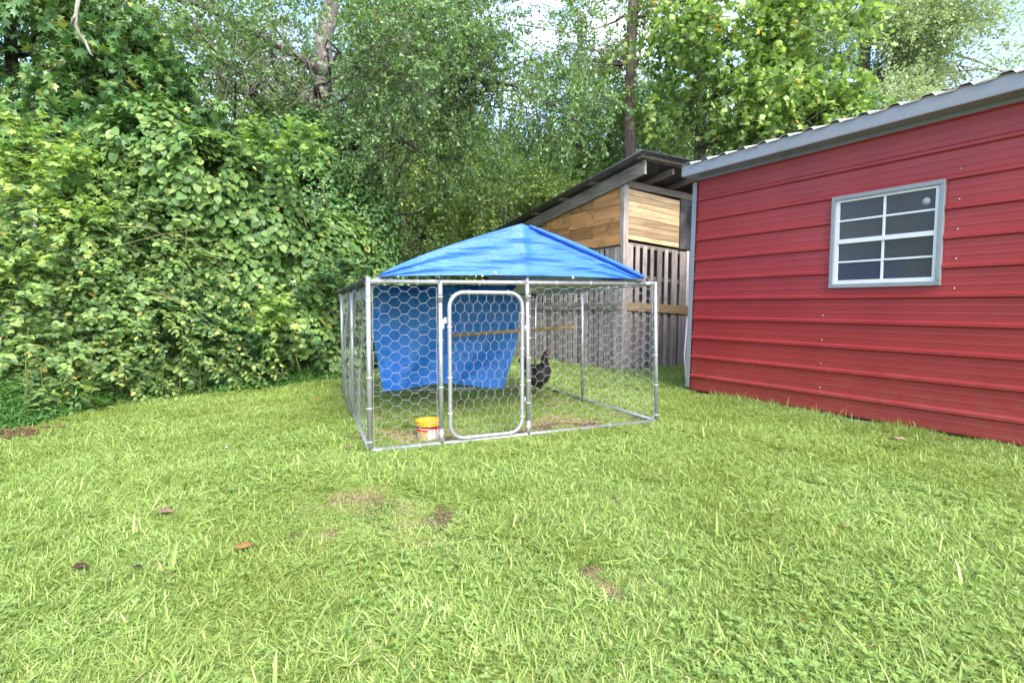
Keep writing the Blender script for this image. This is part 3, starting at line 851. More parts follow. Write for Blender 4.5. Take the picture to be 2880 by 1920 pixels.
# ================================================================== CHICKEN PEN
FL, FR = gnd(1041, 1277), gnd(1846, 1190)
RL, RR_ = gnd(966, 1112), gnd(1505, 1089)
PH = 1.245; TR = .0165
pen = thing('chicken_pen', 'galvanised tube and chicken wire pen with a round-cornered gate', 'pen', tuple(FL))
def zoff(p, z): return np.array([p[0], p[1], z])
def pipe(name, a, b, r=TR, par=pen, mat=M_galv, k=10):
    return MB().tube([a, b], r, k).build(name, mat, par)
fdir = nrm(FR - FL); FW = np.linalg.norm(FR - FL); ldir = nrm(RL - FL); LW = np.linalg.norm(RL - FL)
rdir = nrm(RR_ - FR); RWD = np.linalg.norm(RR_ - FR); bdir = nrm(RR_ - RL); BWD = np.linalg.norm(RR_ - RL)
G1 = FL + fdir * .525; G2 = FL + fdir * 1.243
TL_ = at(1035, 792, FL[1]); TRt = at(1840, 800, FR[1])
tFL, tFR = np.array([FL[0] + .008, FL[1], 1.225]), np.array([FR[0] - .035, FR[1], 1.248])
tRL, tRR = zoff(RL, 1.215), zoff(RR_, 1.19)
base = .024
bFL, bFR, bRL, bRR = (zoff(q, base) for q in (FL, FR, RL, RR_))
# top and bottom rails
def lerp(a, b, t): return a + (b - a) * t
for (a, b) in ((bFL, bFR), (bFL, bRL), (bFR, bRR), (bRL, bRR), (tFL, tFR), (tFL, tRL), (tFR, tRR), (tRL, tRR)): pipe('rail', a, b)
# corner posts
pipe('post', bFL - [0, 0, .01], tFL + [0, 0, .03], .018); pipe('post', bFR - [0, 0, .01], tFR + [0, 0, .02], .018)
pipe('post', bRL, tRL + [0, 0, .02]); pipe('post', bRR, tRR + [0, 0, .02])
tp = .525 / FW; tq = 1.243 / FW
pipe('post', lerp(bFL, bFR, tp), lerp(tFL, tFR, tp)); pipe('post', lerp(bFL, bFR, tq), lerp(tFL, tFR, tq) + [0, 0, .10])
pipe('post', lerp(bFL, bRL, .5), lerp(tFL, tRL, .5)); pipe('post', lerp(bFR, bRR, .52), lerp(tFR, tRR, .52)); pipe('post', lerp(bRL, bRR, .5), lerp(tRL, tRR, .5))
# pipe sleeves (short couplings) on the rails at the joints and on the posts
def sleeve(a, d, L=.12, r=.0185):
    MB().tube([a, a + d * L], r, 10).build('sleeve', M_galv, pen)
for tt in (.005, tp - .045, tq - .045, .955):
    q = lerp(tFL, tFR, tt); sleeve(q, nrm(tFR - tFL), .11 if tt < .9 else .1)
for tt in (.0, tp, tq):
    sleeve(lerp(bFL, bFR, tt), nrm(bFR - bFL) if tt < .1 else np.array([0, 0, 1.]), .11)
for q in (tp, tq): sleeve(lerp(tFL, tFR, q) - [0, 0, .15], np.array([0, 0, 1.]), .13)
# ridge tube carrying the tarp, and hip tubes
PK = np.array([.105, 4.19, 1.655]); mb_ = lerp(tRL, tRR, .5); PKR = np.array([mb_[0], mb_[1] - .02, 1.62])
nf0 = np.array([fdir[1], -fdir[0], 0])
pipe("ridge_tube", PK - nf0 * .06 - [0, 0, .03], PKR, .012)
for e in (tFL, tFR): pipe("roof_tube", PK - nf0 * .09 - [0, 0, .05], e - nf0 * .05, .011)
for e in (tRL, tRR): pipe('roof_tube', PKR, e, .011)
pipe('post', mb_, PKR)

def hexmesh(mb, A, B, z0a, z1a, z0b, z1b, pitch_h, pitch_v, vertical=False, seed=0, bulge=.012, r=.00095, clip=None):
    """chicken wire between two posts A,B. twists run horizontally, or vertically if vertical"""
    rng = random.Random(seed)
    A = np.array(A); B = np.array(B); L = np.linalg.norm((B - A)[:2]); dh = nrm((B - A) * np.array([1, 1, 0])); nn = np.array([-dh[1], dh[0], 0])
    cache = {}
    H = (z1a - z0a + z1b - z0b) / 2
    def pt(i, j, x, y):
        k = (i, j)
        if k not in cache:
            x2 = x + rng.gauss(0, .0028); y2 = y + rng.gauss(0, .0028)
            x2 = min(max(x2, 0), L); y2 = min(max(y2, 0), H); f = x2 / L
            z = lerp(z0a, z0b, f) + y2 / H * (lerp(z1a, z1b, f) - lerp(z0a, z0b, f)) if False else (z0a + (z0b - z0a) * f) + y2 / H * ((z1a - z0a) * (1 - f) + (z1b - z0b) * f)
            bb = bulge * math.sin(math.pi * f) * math.sin(math.pi * min(1, y2 / H)) * (1 + .6 * math.sin(x2 * 9 + y2 * 5 + seed)) + rng.gauss(0, .0025)
            cache[k] = A * np.array([1, 1, 0]) + dh * x2 + nn * bb + np.array([0, 0, z])
        return cache[k]
    if vertical:
        ph, pv = pitch_v, pitch_h       # swap the roles
    else: ph, pv = pitch_h, pitch_v
    U, Vv = (H, L) if vertical else (L, H)
    tw = ph * .60
    nc = int(U / ph) + 2; nr = int(Vv / pv) + 2
    def node(c, r_, e):                 # e = 0 start of twist, 1 end
        u = c * ph + (0 if e == 0 else tw); v = (r_ + (.5 if c % 2 else 0)) * pv
        return (u, v)
    def seg(k1, k2, rad=r):
        (c1, r1, e1), (c2, r2, e2) = k1, k2
        u1, v1 = node(*k1); u2, v2 = node(*k2)
        if max(u1, u2) > U + ph * .7 or max(v1, v2) > Vv + pv * .4 or min(u1, u2) < -ph: return
        if vertical: a = pt((c1, r1, e1), 0, v1, u1); b = pt((c2, r2, e2), 0, v2, u2)
        else: a = pt((c1, r1, e1), 0, u1, v1); b = pt((c2, r2, e2), 0, u2, v2)
        if np.linalg.norm(a - b) > 1e-4 and (clip is None or (clip(a) and clip(b))): mb.tube([a, b], rad, 4, caps=False)
    for c in range(-1, nc):
        for r_ in range(0, nr):
            seg((c, r_, 0), (c, r_, 1), r * 1.35)
            # from the end of twist to starts of neighbours in the next column
            o_ = 0 if c % 2 == 0 else 1
            seg((c, r_, 1), (c + 1, r_ + o_, 0)); seg((c, r_, 1), (c + 1, r_ + o_ - 1, 0))
    return mb
def sel(a, f): return a[2]
m_ = MB(); hexmesh(m_, lerp(bFL, bFR, .012), lerp(bFL, bFR, tp - .004), base, 1.19, base, 1.19, .070, .078, seed=1); m_.build('wire_mesh', M_wire, pen)
m_ = MB(); hexmesh(m_, lerp(bFL, bFR, tq + .006), lerp(bFL, bFR, .992), base, 1.20, base, 1.22, .070, .078, seed=2, bulge=.02); m_.build('wire_mesh', M_wire, pen)
m_ = MB(); hexmesh(m_, bFL, bRL, base, 1.20, base, 1.19, .070, .078, seed=3, bulge=.04); m_.build('wire_mesh', M_wire, pen)
m_ = MB(); hexmesh(m_, bFR, bRR, base, 1.22, base, 1.17, .070, .078, seed=4, bulge=.03); m_.build('wire_mesh', M_wire, pen)
m_ = MB(); hexmesh(m_, bRL + bdir * .02, bRR, base, 1.19, base, 1.17, .070, .078, seed=5, bulge=.02, r=.0011); m_.build('wire_mesh', M_wire, pen)
# selvedge wire wound down the edges
for (qa, sd_) in ((tp - .012, 1), (.012, 2), (tq + .01, 3), (.988, 4)):
    rr_ = random.Random(sd_); a = lerp(bFL, bFR, qa); b_ = lerp(tFL, tFR, qa)
    MB().tube([lerp(a, b_, i / 24) * np.array([1, 1, 1]) + fdir * rr_.gauss(0, .003) for i in range(24)], .0016, 4, caps=False).build('selvedge_wire', M_wire, pen)
# gate
gate = MB(); gz0, gz1 = .052, 1.155; ga, gb = .59, 1.182
def GP(s, z, q=-.012):
    f = s / FW; bs = lerp(bFL, bFR, f); nfr = np.array([fdir[1], -fdir[0], 0])
    return np.array([bs[0], bs[1], z]) + nfr * (-q)
pts = []; rc = .11
for (cx, cz, a0) in ((ga + rc, gz1 - rc, 180), (gb - rc, gz1 - rc, 90), (gb - rc, gz0 + rc, 0), (ga + rc, gz0 + rc, -90)):
    for i in range(7):
        a = R(a0 - 90 * i / 6); pts.append(GP(cx + rc * math.cos(a), cz + rc * math.sin(a)))
pts.append(pts[0])
gate.tube(pts, .0165, 10, caps=False)
gt_ = gate.build('gate', M_galv, pen)
m_ = MB(); hexmesh(m_, GP(ga + .012, 0), GP(gb - .012, 0), gz0 + .01, gz1 - .01, gz0 + .01, gz1 - .01, .070, .0735, vertical=True, seed=6, bulge=.006); m_.build('wire_mesh', M_wire, gt_)
# latch, hinges, clips, bolts
M_tie = plain_mat('white plastic tie', (.72, .72, .70), .4)
lat = MB(); q = GP(.525, .885, .02); nf = np.array([fdir[1], -fdir[0], 0])
lat.obox(q + fdir * .004 + nf * .02, fdir * .022, nf * .006, (0, 0, .075)); lat.obox(q + fdir * .026 + nf * .02 + [0, 0, .04], fdir * .018, nf * .006, (0, 0, .045))
lat.tube([q + fdir * .03 + nf * .022 + [0, 0, .06], q + fdir * .075 + nf * .022 + [0, 0, .06]], .003, 6)
for zz in (.005, .035): lat.tube([q - fdir * .022 + nf * .022 + [0, 0, zz], q + fdir * .01 + nf * .03 + [0, 0, zz]], .004, 6)
lat.build('latch', M_galv, pen)
for zz in (.28, .85):
    h_ = MB(); q = GP(1.213, zz, .0); h_.tube([q, q + np.array([0, 0, .05])], .006, 8); h_.tube([q + [0, 0, .015] - fdir * .03, q + [0, 0, .015] + fdir * .03], .004, 6); h_.build('hinge', M_galv, pen)
def tie(p, axis, r=.0195):
    d = Vector(axis).normalized(); s_ = d.orthogonal().normalized(); t_ = d.cross(s_)
    MB().tube([Vector(p) + (s_ * math.cos(a) + t_ * math.sin(a)) * r for a in [i * math.pi / 5 for i in range(11)]], .0026, 4, caps=False).build('cable_tie', M_tie, pen)
zax = (0, 0, 1)
for zz in (.09, .33, .55, .80, 1.09): tie(lerp(zoff(FL, 0), tFL * [1, 1, 0], zz / 1.22) + [0, 0, zz], zax)
for zz in (.10, .45, .80, 1.12): tie(zoff(lerp(bFL, bFR, tp), zz), zax)
for zz in (.09, .28, .46, .64, .80, .97, 1.13): tie(zoff(lerp(bFL, bFR, tq), zz), zax)
for zz in (.08, .35, .62, .95, 1.12): tie(zoff(lerp(bFR, tFR, zz / 1.25), zz), zax)
for f_ in (.14, .60, .73, .87): tie(lerp(tFL, tFR, f_), fdir)
for f_ in (.14, .80): tie(lerp(bFL, bFR, f_), fdir)
for s_, z_ in ((ga, .25), (ga, .52), (ga, .90), (gb, .18), (gb, .43), (gb, .72), (gb, 1.0)): tie(GP(s_, z_), zax)
tie(GP(ga + .15, gz1), fdir); tie(GP(gb - .12, gz1), fdir); tie(GP(ga + .14, gz0), fdir); tie(GP(gb - .1, gz0), fdir)
def bolt(p, dr):
    MB().lathe(p, [(.0001, .005), (.004, .004), (.005, 0)], 8, dr).build('bolt', M_screw, pen)
fo = nf * .018
for f_ in (.022, tp - .03, tp + .03, tq - .03, tq + .03, .97): bolt(lerp(tFL, tFR, f_) + fo, nf)
for (pp, zz) in ((FL, 1.12), (FL, .06), (zoff(lerp(bFL, bFR, tp), 0), 1.14), (zoff(lerp(bFL, bFR, tq), 0), 1.10), (FR, 1.15), (zoff(lerp(bFL, bFR, tp), 0), .06)): bolt(zoff(pp, zz) + fo, nf)
for s_, z_ in ((ga, .86), (ga, .34), (gb, .93), (gb, .36)): bolt(GP(s_, z_) + fo, nf)

# ================================================================== TARPS
def tarp_mat(name, c1, c2, rough=.38, trans=.22, bscale=26, stretch=(1, 1, 4)):
    m, n, out = newmat(name)
    p = N(n, 'ShaderNodeBsdfPrincipled'); p.inputs['Roughness'].default_value = rough; p.inputs['Specular IOR Level'].default_value = .5
    tcn = N(n, 'ShaderNodeTexCoord'); mpn = N(n, 'ShaderNodeMapping'); mpn.inputs['Scale'].default_value = stretch; n.links.new(tcn.outputs['Object'], mpn.inputs['Vector'])
    no = N(n, 'ShaderNodeTexNoise'); no.inputs['Scale'].default_value = bscale; no.inputs['Detail'].default_value = 6; n.links.new(mpn.outputs[0], no.inputs['Vector'])
    n3 = N(n, 'ShaderNodeTexNoise'); n3.inputs['Scale'].default_value = 5; n3.inputs['Detail'].default_value = 3; n.links.new(tcn.outputs['Object'], n3.inputs['Vector'])
    c = ramp(n, n3.outputs['Fac'], [(.3, c1), (.7, c2)]).outputs['Color']
    n.links.new(c, p.inputs['Base Color'])
    b = N(n, 'ShaderNodeBump'); b.inputs['Strength'].default_value = .55; b.inputs['Distance'].default_value = .012
    n.links.new(no.outputs['Fac'], b.inputs['Height']); n.links.new(b.outputs[0], p.inputs['Normal'])
    t = N(n, 'ShaderNodeBsdfTranslucent'); n.links.new(c, t.inputs['Color'])
    ms = N(n, 'ShaderNodeMixShader'); ms.inputs[0].default_value = trans
    n.links.new(p.outputs[0], ms.inputs[1]); n.links.new(t.outputs[0], ms.inputs[2]); n.links.new(ms.outputs[0], out.inputs['Surface'])
    return m
M_tarp = tarp_mat('blue woven tarp', (.045, .185, .72), (.055, .22, .80))
M_tarpv = tarp_mat('blue hanging tarp', (.035, .27, .95), (.06, .34, .98), .42, .2, 20, (2, 2, 2))
M_silver = tarp_mat('silver tarp underside', (.34, .37, .40), (.42, .45, .48), .45, .2, 20)
M_eye = plain_mat('grommet metal', (.6, .6, .6), .3, metal=.9)

tarp = thing('tarp_roof', 'bright blue tarpaulin stretched as a peaked roof over the pen', 'tarp', tuple(PK))
apex = np.array([.092, 4.165, 1.70]); apexR = np.array([PKR[0] + .02, PKR[1] + .1, 1.665])
hA = FL + fdir * .09; hB = FL + fdir * 2.31
def hem(f):      # front hem just above the rail
    q = lerp(hA, hB, f); return np.array([q[0], q[1], 1.262 + .022 * f + .018 * math.sin(f * math.pi)]) + nf * (.03)
def wr(P, sx, zz, fx):
    th1 = math.atan2(zz + .02, fx * 2.2 + .12); th2 = math.atan2(zz + .02, (1 - fx) * 2.2 + .12)
    w1 = (1 - fx) ** 1.2; w2 = fx ** 1.2
    nn = mnoise.noise(Vector((fx * 3, zz * 4, 1.3)))
    d = .011 * w1 * math.sin(th1 * 46 + nn * 3) + .011 * w2 * math.sin(th2 * 46 + nn * 3)
    d += .008 * mnoise.noise(Vector((fx * 5, zz * 38, 5))) + .004 * mnoise.noise(Vector((fx * 12, zz * 60, 9)))
    d += .02 * math.exp(-((fx - .5) / .02) ** 2) * min(1, zz * 4)          # the post pushes the cloth out
    return d
vs, fs = [], []; NU, NV = 150, 46
for j in range(NV + 1):
    g_ = j / NV
    for i in range(NU + 1):
        f = i / NU; h0 = hem(f)
        # the gable edge: straight lines from the hem ends to the apex
        e = 1 - abs(f - .5) / .5
        e2 = e ** (.92 if f > .5 else .86)
        top = np.array([lerp(hA, hB, f)[0], lerp(hA, hB, f)[1], 0]) * 1.0
        ztop = h0[2] + .012 + (apex[2] - h0[2] - .012) * e2
        back = e * .06
        P = lerp(h0, np.array([top[0], top[1], ztop]) - nf * back + nf * .02, g_)
        P = P + nf * wr(P, 0, (P[2] - 1.26), f) * (0.3 + .7 * math.sin(math.pi * min(1, g_ * .9 + .05)))
        vs.append(P)
m = NU + 1; fs = [(j * m + i, j * m + i + 1, (j + 1) * m + i + 1, (j + 1) * m + i) for j in range(NV) for i in range(NU)]
m_ = MB(); m_.add(vs, fs, True); o = m_.build('front_gable_sheet', M_tarp, tarp)
topedge = [np.array(vs[NV * m + i]) for i in range(m)]
# two roof slopes
def slope(side):
    vs = []; nu, nv = 40, 60
    eF = tFL if side == 0 else tFR; eR = lerp(tRL, tRR, .06) if side == 0 else tRR
    for j in range(nv + 1):
        g_ = j / nv                                     # front to back
        for i in range(nu + 1):
            f = i / nu                                  # ridge to eave
            if side == 0: k0 = (.5 - .5 * f) * NU
            else: k0 = (.5 + .5 * f) * NU
            a0 = topedge[int(round(k0))]
            rg = lerp(apexR, zoff(eR, 1.235), f)
            P = lerp(a0, rg, g_)
            if j > 0:
                sagz = -.03 * math.sin(g_ * math.pi) * math.sin(f * math.pi * .5 + .3) + .012 * mnoise.noise(Vector((f * 3, g_ * 22, side * 7))) + .01 * math.sin(g_ * 16 + f * 3)
                if side == 0: sagz += .045 * math.sin(math.pi * f) * math.sin(g_ * math.pi)
                P = P + np.array([0, 0, sagz * min(1, g_ * 6)])
            vs.append(P)
    m = nu + 1
    fs = [(j * m + i, j * m + i + 1, (j + 1) * m + i + 1, (j + 1) * m + i) for j in range(nv) for i in range(nu)]
    m_ = MB(); m_.add(vs, fs, True); m_.build('roof_slope_sheet', M_tarp, tarp)
    m2 = MB(); m2.add([np.array(v) - np.array([0, 0, .018 + (.03 * abs(math.sin(q * .21)) if side else 0)]) for q, v in enumerate(vs)], [f_[::-1] for f_ in fs], True); m2.build('silver_lining', M_silver, tarp)
slope(0); slope(1)
# rolled hems along the right gable edge and the front hem
m_ = MB(); pts = [topedge[int(NU * (.53 + .47 * i / 22))] + np.array([0, 0, .002]) + nf * .018 for i in range(23)]
m_.tube(pts, [.010 + .012 * math.sin(min(1, i / 16) * 2.6) + random.uniform(-.002, .003) for i in range(23)], 8); m_.build('rolled_edge', M_tarp, tarp)
# silver valance sagging under the right half of the front rail
vs = []; nu = 60
for j in range(5):
    for i in range(nu + 1):
        f = i / nu; base_ = lerp(lerp(tFL, tFR, tq), tFR, f * .86)
        dep = (.085 * (1 - f) ** .6 + .012) * (1 + .25 * math.sin(f * 9.5))
        vs.append(base_ - nf * (.10 + .25 * j / 4) + np.array([0, 0, .03 - dep * (j / 4) ** .7 - .0]) + nf * .012 * math.sin(f * 20))
m = nu + 1
m_ = MB(); m_.add(vs, [(j * m + i, j * m + i + 1, (j + 1) * m + i + 1, (j + 1) * m + i) for j in range(4) for i in range(nu)], True); m_.build('valance', M_silver, tarp)
def grommet(P, par, d=nf, r=.011):
    m_ = MB(); m_.lathe(P, [(r, .003), (r * .75, .004), (r * .42, .003), (r * .42, -.001), (r, -.001)], 14, d); m_.build('grommet', M_eye, par)
    m_ = MB(); m_.lathe(np.array(P) + np.array(d) * .0005, [(.0001, .0008), (r * .42, .0008)], 10, d); m_.build('grommet_hole', M_dark, par)
for (u, v) in ((1387, 769), (1603, 781)):
    P = onpl(u, v, FL, FR); grommet(P + nf * .05, tarp)

# hanging tarp on the back panel
ht = thing('hanging_tarp', 'creased blue tarpaulin hung inside across the rear wire of the pen', 'tarp', tuple(lerp(RL, RR_, .5)))
binw = -np.array([-bdir[1], bdir[0], 0]); binw = binw if binw[1] < 0 else -binw
def BP(u, v):
    P = onpl(u, v, RL, RR_); return (P - RL).dot(bdir), P[2]
Ledge = [BP(*q) for q in ((1052, 800), (1052, 840), (1047, 905), (1056, 985), (1066, 1045), (1078, 1097))]
Redge = [BP(*q) for q in ((1462, 800), (1458, 850), (1453, 915), (1446, 975), (1427, 1035), (1408, 1093))]
def interp(tab, t):
    k = t * (len(tab) - 1); i = min(int(k), len(tab) - 2); f = k - i
    return (tab[i][0] * (1 - f) + tab[i + 1][0] * f, tab[i][1] * (1 - f) + tab[i + 1][1] * f)
NU, NV = 90, 60; vs = []
zn = BP(1250, 1062)[1]; zb0 = Ledge[-1][1]
for j in range(NV + 1):
    t = j / NV; (sl, zl), (sr, zr) = interp(Ledge, t), interp(Redge, t)
    if j == 0: zl = zr = 1.2
    for i in range(NU + 1):
        f = i / NU; s_ = sl + (sr - sl) * f; z_ = zl + (zr - zl) * f
        nx = (BP(1250, 1062)[0] - sl) / (sr - sl)
        lift = (zn - zb0) * max(0, 1 - abs(f - nx) / .5) * t ** 2 * .75
        d = .07 + .07 * mnoise.noise(Vector((f * 4 + t * 2, t * 2.2, 3))) + .03 * math.sin(f * 15 + t * 6) + .05 * max(0, 1 - abs(f - nx) / .06) * (.3 + t) * .6
        pull = math.exp(-((t - .4) / .12) ** 2) * max(0, (f - .55) / .45)
        d += .03 * math.sin((t - .4) * 60) * pull * (1 - f) + .012 * mnoise.noise(Vector((f * 14, t * 14, 8)))
        vs.append(RL + bdir * s_ + binw * d + np.array([0, 0, z_ + lift]))
m = NU + 1
m_ = MB(); m_.add(vs, [(j * m + i, j * m + i + 1, (j + 1) * m + i + 1, (j + 1) * m + i) for j in range(NV) for i in range(NU)], True); m_.build('cloth', M_tarpv, ht)
# the folded-over upper flap
vs = []; nu, nv = 50, 24
s0_, s1_ = Ledge[0][0] + .02, BP(1440, 860)[0]
for j in range(nv + 1):
    for i in range(nu + 1):
        f = i / nu; s_ = s0_ + (s1_ - s0_) * f
        zlow = interp([(0, BP(1050, 905)[1] - .02), (0, BP(1150, 830)[1] + .05), (0, 1.13), (0, 1.10), (0, .98)], f)[1]
        z_ = 1.205 + (zlow - 1.205) * j / nv
        vs.append(RL + bdir * s_ + binw * (.12 + .03 * math.sin(f * 9) + .02 * mnoise.noise(Vector((f * 6, j * .15, 1))) - .03 * j / nv) + np.array([0, 0, z_]))
m = nu + 1
m_ = MB(); m_.add(vs, [(j * m + i, j * m + i + 1, (j + 1) * m + i + 1, (j + 1) * m + i) for j in range(nv) for i in range(nu)], True); m_.build('folded_flap', M_tarpv, ht)
for (u, v) in ((1300, 1067), (1455, 917)):
    s_, z_ = BP(u, v); grommet(RL + bdir * s_ + binw * .1 + np.array([0, 0, z_]), ht, binw, .012)
M_cloth = plain_mat('dark green shade cloth', (.035, .045, .035), .8, var=.4, scale=30, bump=.5)
rl = MB(); pts = []; rd = []
for i in range(30):
    f = .01 + .98 * i / 29; pts.append(lerp(tFL, tRL, f) + np.array([0, 0, .006 * math.sin(f * 20)])); rd.append(.026 + .007 * abs(math.sin(f * 15)) + random.uniform(0, .002))
rl.tube(pts, rd, 10)
o = rl.build('rolled_shade_cloth', M_cloth); tag(o, 'dark green shade cloth wrapped along the side top rail of the pen', 'cloth')
m_ = MB(); lo = -np.array([-ldir[1], ldir[0], 0]) ; lo = lo if lo[0] > 0 else -lo
m_.add([lerp(tFL, tRL, f) + lo * .03 + np.array([0, 0, z_]) for z_ in (0, -.055, -.11) for f in np.linspace(.03, .45, 12)], [(j * 12 + i, j * 12 + i + 1, (j + 1) * 12 + i + 1, (j + 1) * 12 + i) for j in range(2) for i in range(11)], True)
tag(m_.build('grey_flap', M_silver), 'short grey cloth flap hanging below the side rail behind the corner post', 'cloth')
M_rub = plain_mat('black rubber ball', (.022, .022, .025), .35)
bl = [(tFL + np.array([-.03, .02, .028]), 'black bungee ball on top of the rail next to the front corner post'),
      (lerp(tFL, tRL, .22) + np.array([-.01, -.03, -.035]), 'black bungee ball hanging just behind the front corner post'),
      (lerp(tFL, tRL, .47) + np.array([-.01, -.03, -.025]), 'black bungee ball hanging at the middle side post'),
      (lerp(tFL, tRL, .72) + np.array([-.01, -.03, -.02]), 'black bungee ball between the middle and rear side posts'),
      (lerp(tFL, tRL, .97) + np.array([-.03, -.03, .0]), 'black bungee ball at the rear end of the shade cloth'),
      (tFR + np.array([-.06, .03, .035]), 'lone black bungee ball by the corner post nearest the red garage')]
for P, lb in bl:
    t_ = thing('bungee_ball', lb, 'bungee ball', tuple(P), 'ball bungees holding the covers')
    MB().ball(P, .0165, 12).build('ball', M_rub, t_)
    MB().tube([np.array(P) + [0, 0, -.015], np.array(P) + [.016, .0, .005], np.array(P) + [.02, .01, -.03], np.array(P) + [0, 0, -.05]], .0022, 5).build('cord', M_tie, t_)

# perch
pa, pb = at(1276, 943, 6.22), at(1612, 919, 5.62)
pdv = nrm(pb - pa); psd = np.cross(pdv, [0, 0, 1.]); psd /= np.linalg.norm(psd); pu = np.cross(psd, pdv)
M_perch = wood_mat('pine perch', (.36, .22, .09), (.56, .38, .18), tuple(pdv), 26, .05, .15)
m_ = MB(); m_.obox(pa - psd * .019 - pu * .019, pdv * np.linalg.norm(pb - pa), psd * .038, pu * .038)
o = bevel(m_.build('roost_bar', M_perch), .002); tag(o, 'square pine roosting bar fixed across the inside of the pen', 'perch')
hk = MB(); q = at(1390, 832, 5.2); hk.tube([q + [0, 0, .06], q, q + np.array([-.03, 0, -.1]), q + np.array([-.04, 0, -.16]), q + np.array([-.045, 0, -.225]), q + np.array([-.075, 0, -.222])], .0018, 5)
o = hk.build('wire_hook', M_wire); tag(o, 'thin wire hook dangling behind the top of the gate', 'hook')

# ================================================================== BUCKET
bc = gnd(1202, 1243); by = bc[1] + .09; bc = np.array([(1202 - 1440) / FPX * (by), by, .0])
bk = thing('feed_bucket', 'small yellow plastic bucket with a red and white label standing in the grass', 'bucket', tuple(bc)); bk.scale = (1, 1, .9)
M_yel = plain_mat('yellow plastic', (.72, .38, .01), .35, var=.06)
M_redl = plain_mat('red label print', (.62, .05, .03), .4); M_lab = plain_mat('label paper print', (.62, .55, .50), .45, var=.25, scale=22, col2=(.5, .42, .35))
M_labw = plain_mat('white label print', (.75, .72, .70), .45); M_ink = plain_mat('black ink', (.02, .02, .02), .5); M_grainp = plain_mat('printed grain picture', (.50, .40, .18), .5, col2=(.32, .24, .10), scale=60)
r0, r1, hb = .085, .098, .175
def rad(h): return r0 + (r1 - r0) * h / hb
MB().lathe(bc, [(.0001, .0), (r0, 0), (rad(.13), .13), (.101, .133), (.101, .140), (.0985, .141), (.0985, .148), (.103, .149), (.103, .157), (.0995, .158), (.0995, .166), (.105, .167), (.105, .175), (.100, .176), (.094, .174), (r0 - .004, .006), (.0001, .005)], 48).build('bucket_body', M_yel, bk)
def band(h0, h1, a0, a1, mat, nm, off=.0008, k=20):
    """curved label patch; angle 0 faces the camera, positive to the right"""
    m_ = MB(); vs = []
    for h in (h0, h1):
        for i in range(k + 1):
            a = R(-90 + a0 + (a1 - a0) * i / k) + math.atan2(-bc[0], bc[1]); r = rad(h) + off
            vs.append((bc[0] + r * math.cos(a), bc[1] + r * math.sin(a), h))
    m_.add(vs, [(i, i + 1, k + 2 + i, k + 1 + i) for i in range(k)], True); return m_.build(nm, mat, bk)
band(.012, .128, -110, 110, M_lab, 'label', .0006, 40)
band(.118, .130, -110, 110, M_ink, 'label_band', .0011, 40)
band(.086, .112, -80, -3, M_redl, 'label_band', .0011); band(.100, .117, 32, 90, M_redl, 'label_band', .0011)
band(.018, .086, -58, -3, M_grainp, 'label_picture', .0011)
band(.030, .110, -3, 32, M_labw, 'label_panel', .0013); band(.106, .120, -3, 32, M_redl, 'label_band', .0016)
def bucket_text(txt, size, a_c, h_c, mat, off=.0022):
    cu = bpy.data.curves.new('txt', 'FONT'); cu.body = txt; cu.size = size; cu.align_x = 'CENTER'; cu.align_y = 'CENTER'
    cu.offset = size * .02
    to = bpy.data.objects.new('txt', cu); COL.objects.link(to)
    bpy.context.view_layer.update()
    me = bpy.data.meshes.new_from_object(to.evaluated_get(bpy.context.evaluated_depsgraph_get()))
    bpy.data.objects.remove(to)
    for v in me.vertices:
        x, y = v.co.x, v.co.y; h = h_c + y; r = rad(h) + off; a = R(-90 + a_c) + math.atan2(-bc[0], bc[1]) + x / r
        v.co = (r * math.cos(a), r * math.sin(a), h)
    me.materials.clear(); me.materials.append(mat)
    o = bpy.data.objects.new('lettering', me); COL.objects.link(o); o.parent = bk
bucket_text('10', .034, 13, .088, M_ink); bucket_text('POUNDS', .009, 13, .066, M_ink); bucket_text('4.5 kg', .0085, 13, .054, M_ink)
MB().obox(bc + np.array([.0, -.1065, .139]), (.018, 0, 0), (0, .006, 0), (0, 0, .02)).build('handle_lug', M_yel, bk)
hp = []
for i in range(13):
    a = math.pi * i / 12; hp.append(bc + np.array([-.0 + .004 - .125 * math.sin(a) * .85, -.106 + .212 * i / 12 * .9, .148 - .085 * math.sin(a)]))
MB().tube(hp, .0018, 5).build('wire_handle', M_wire, bk)

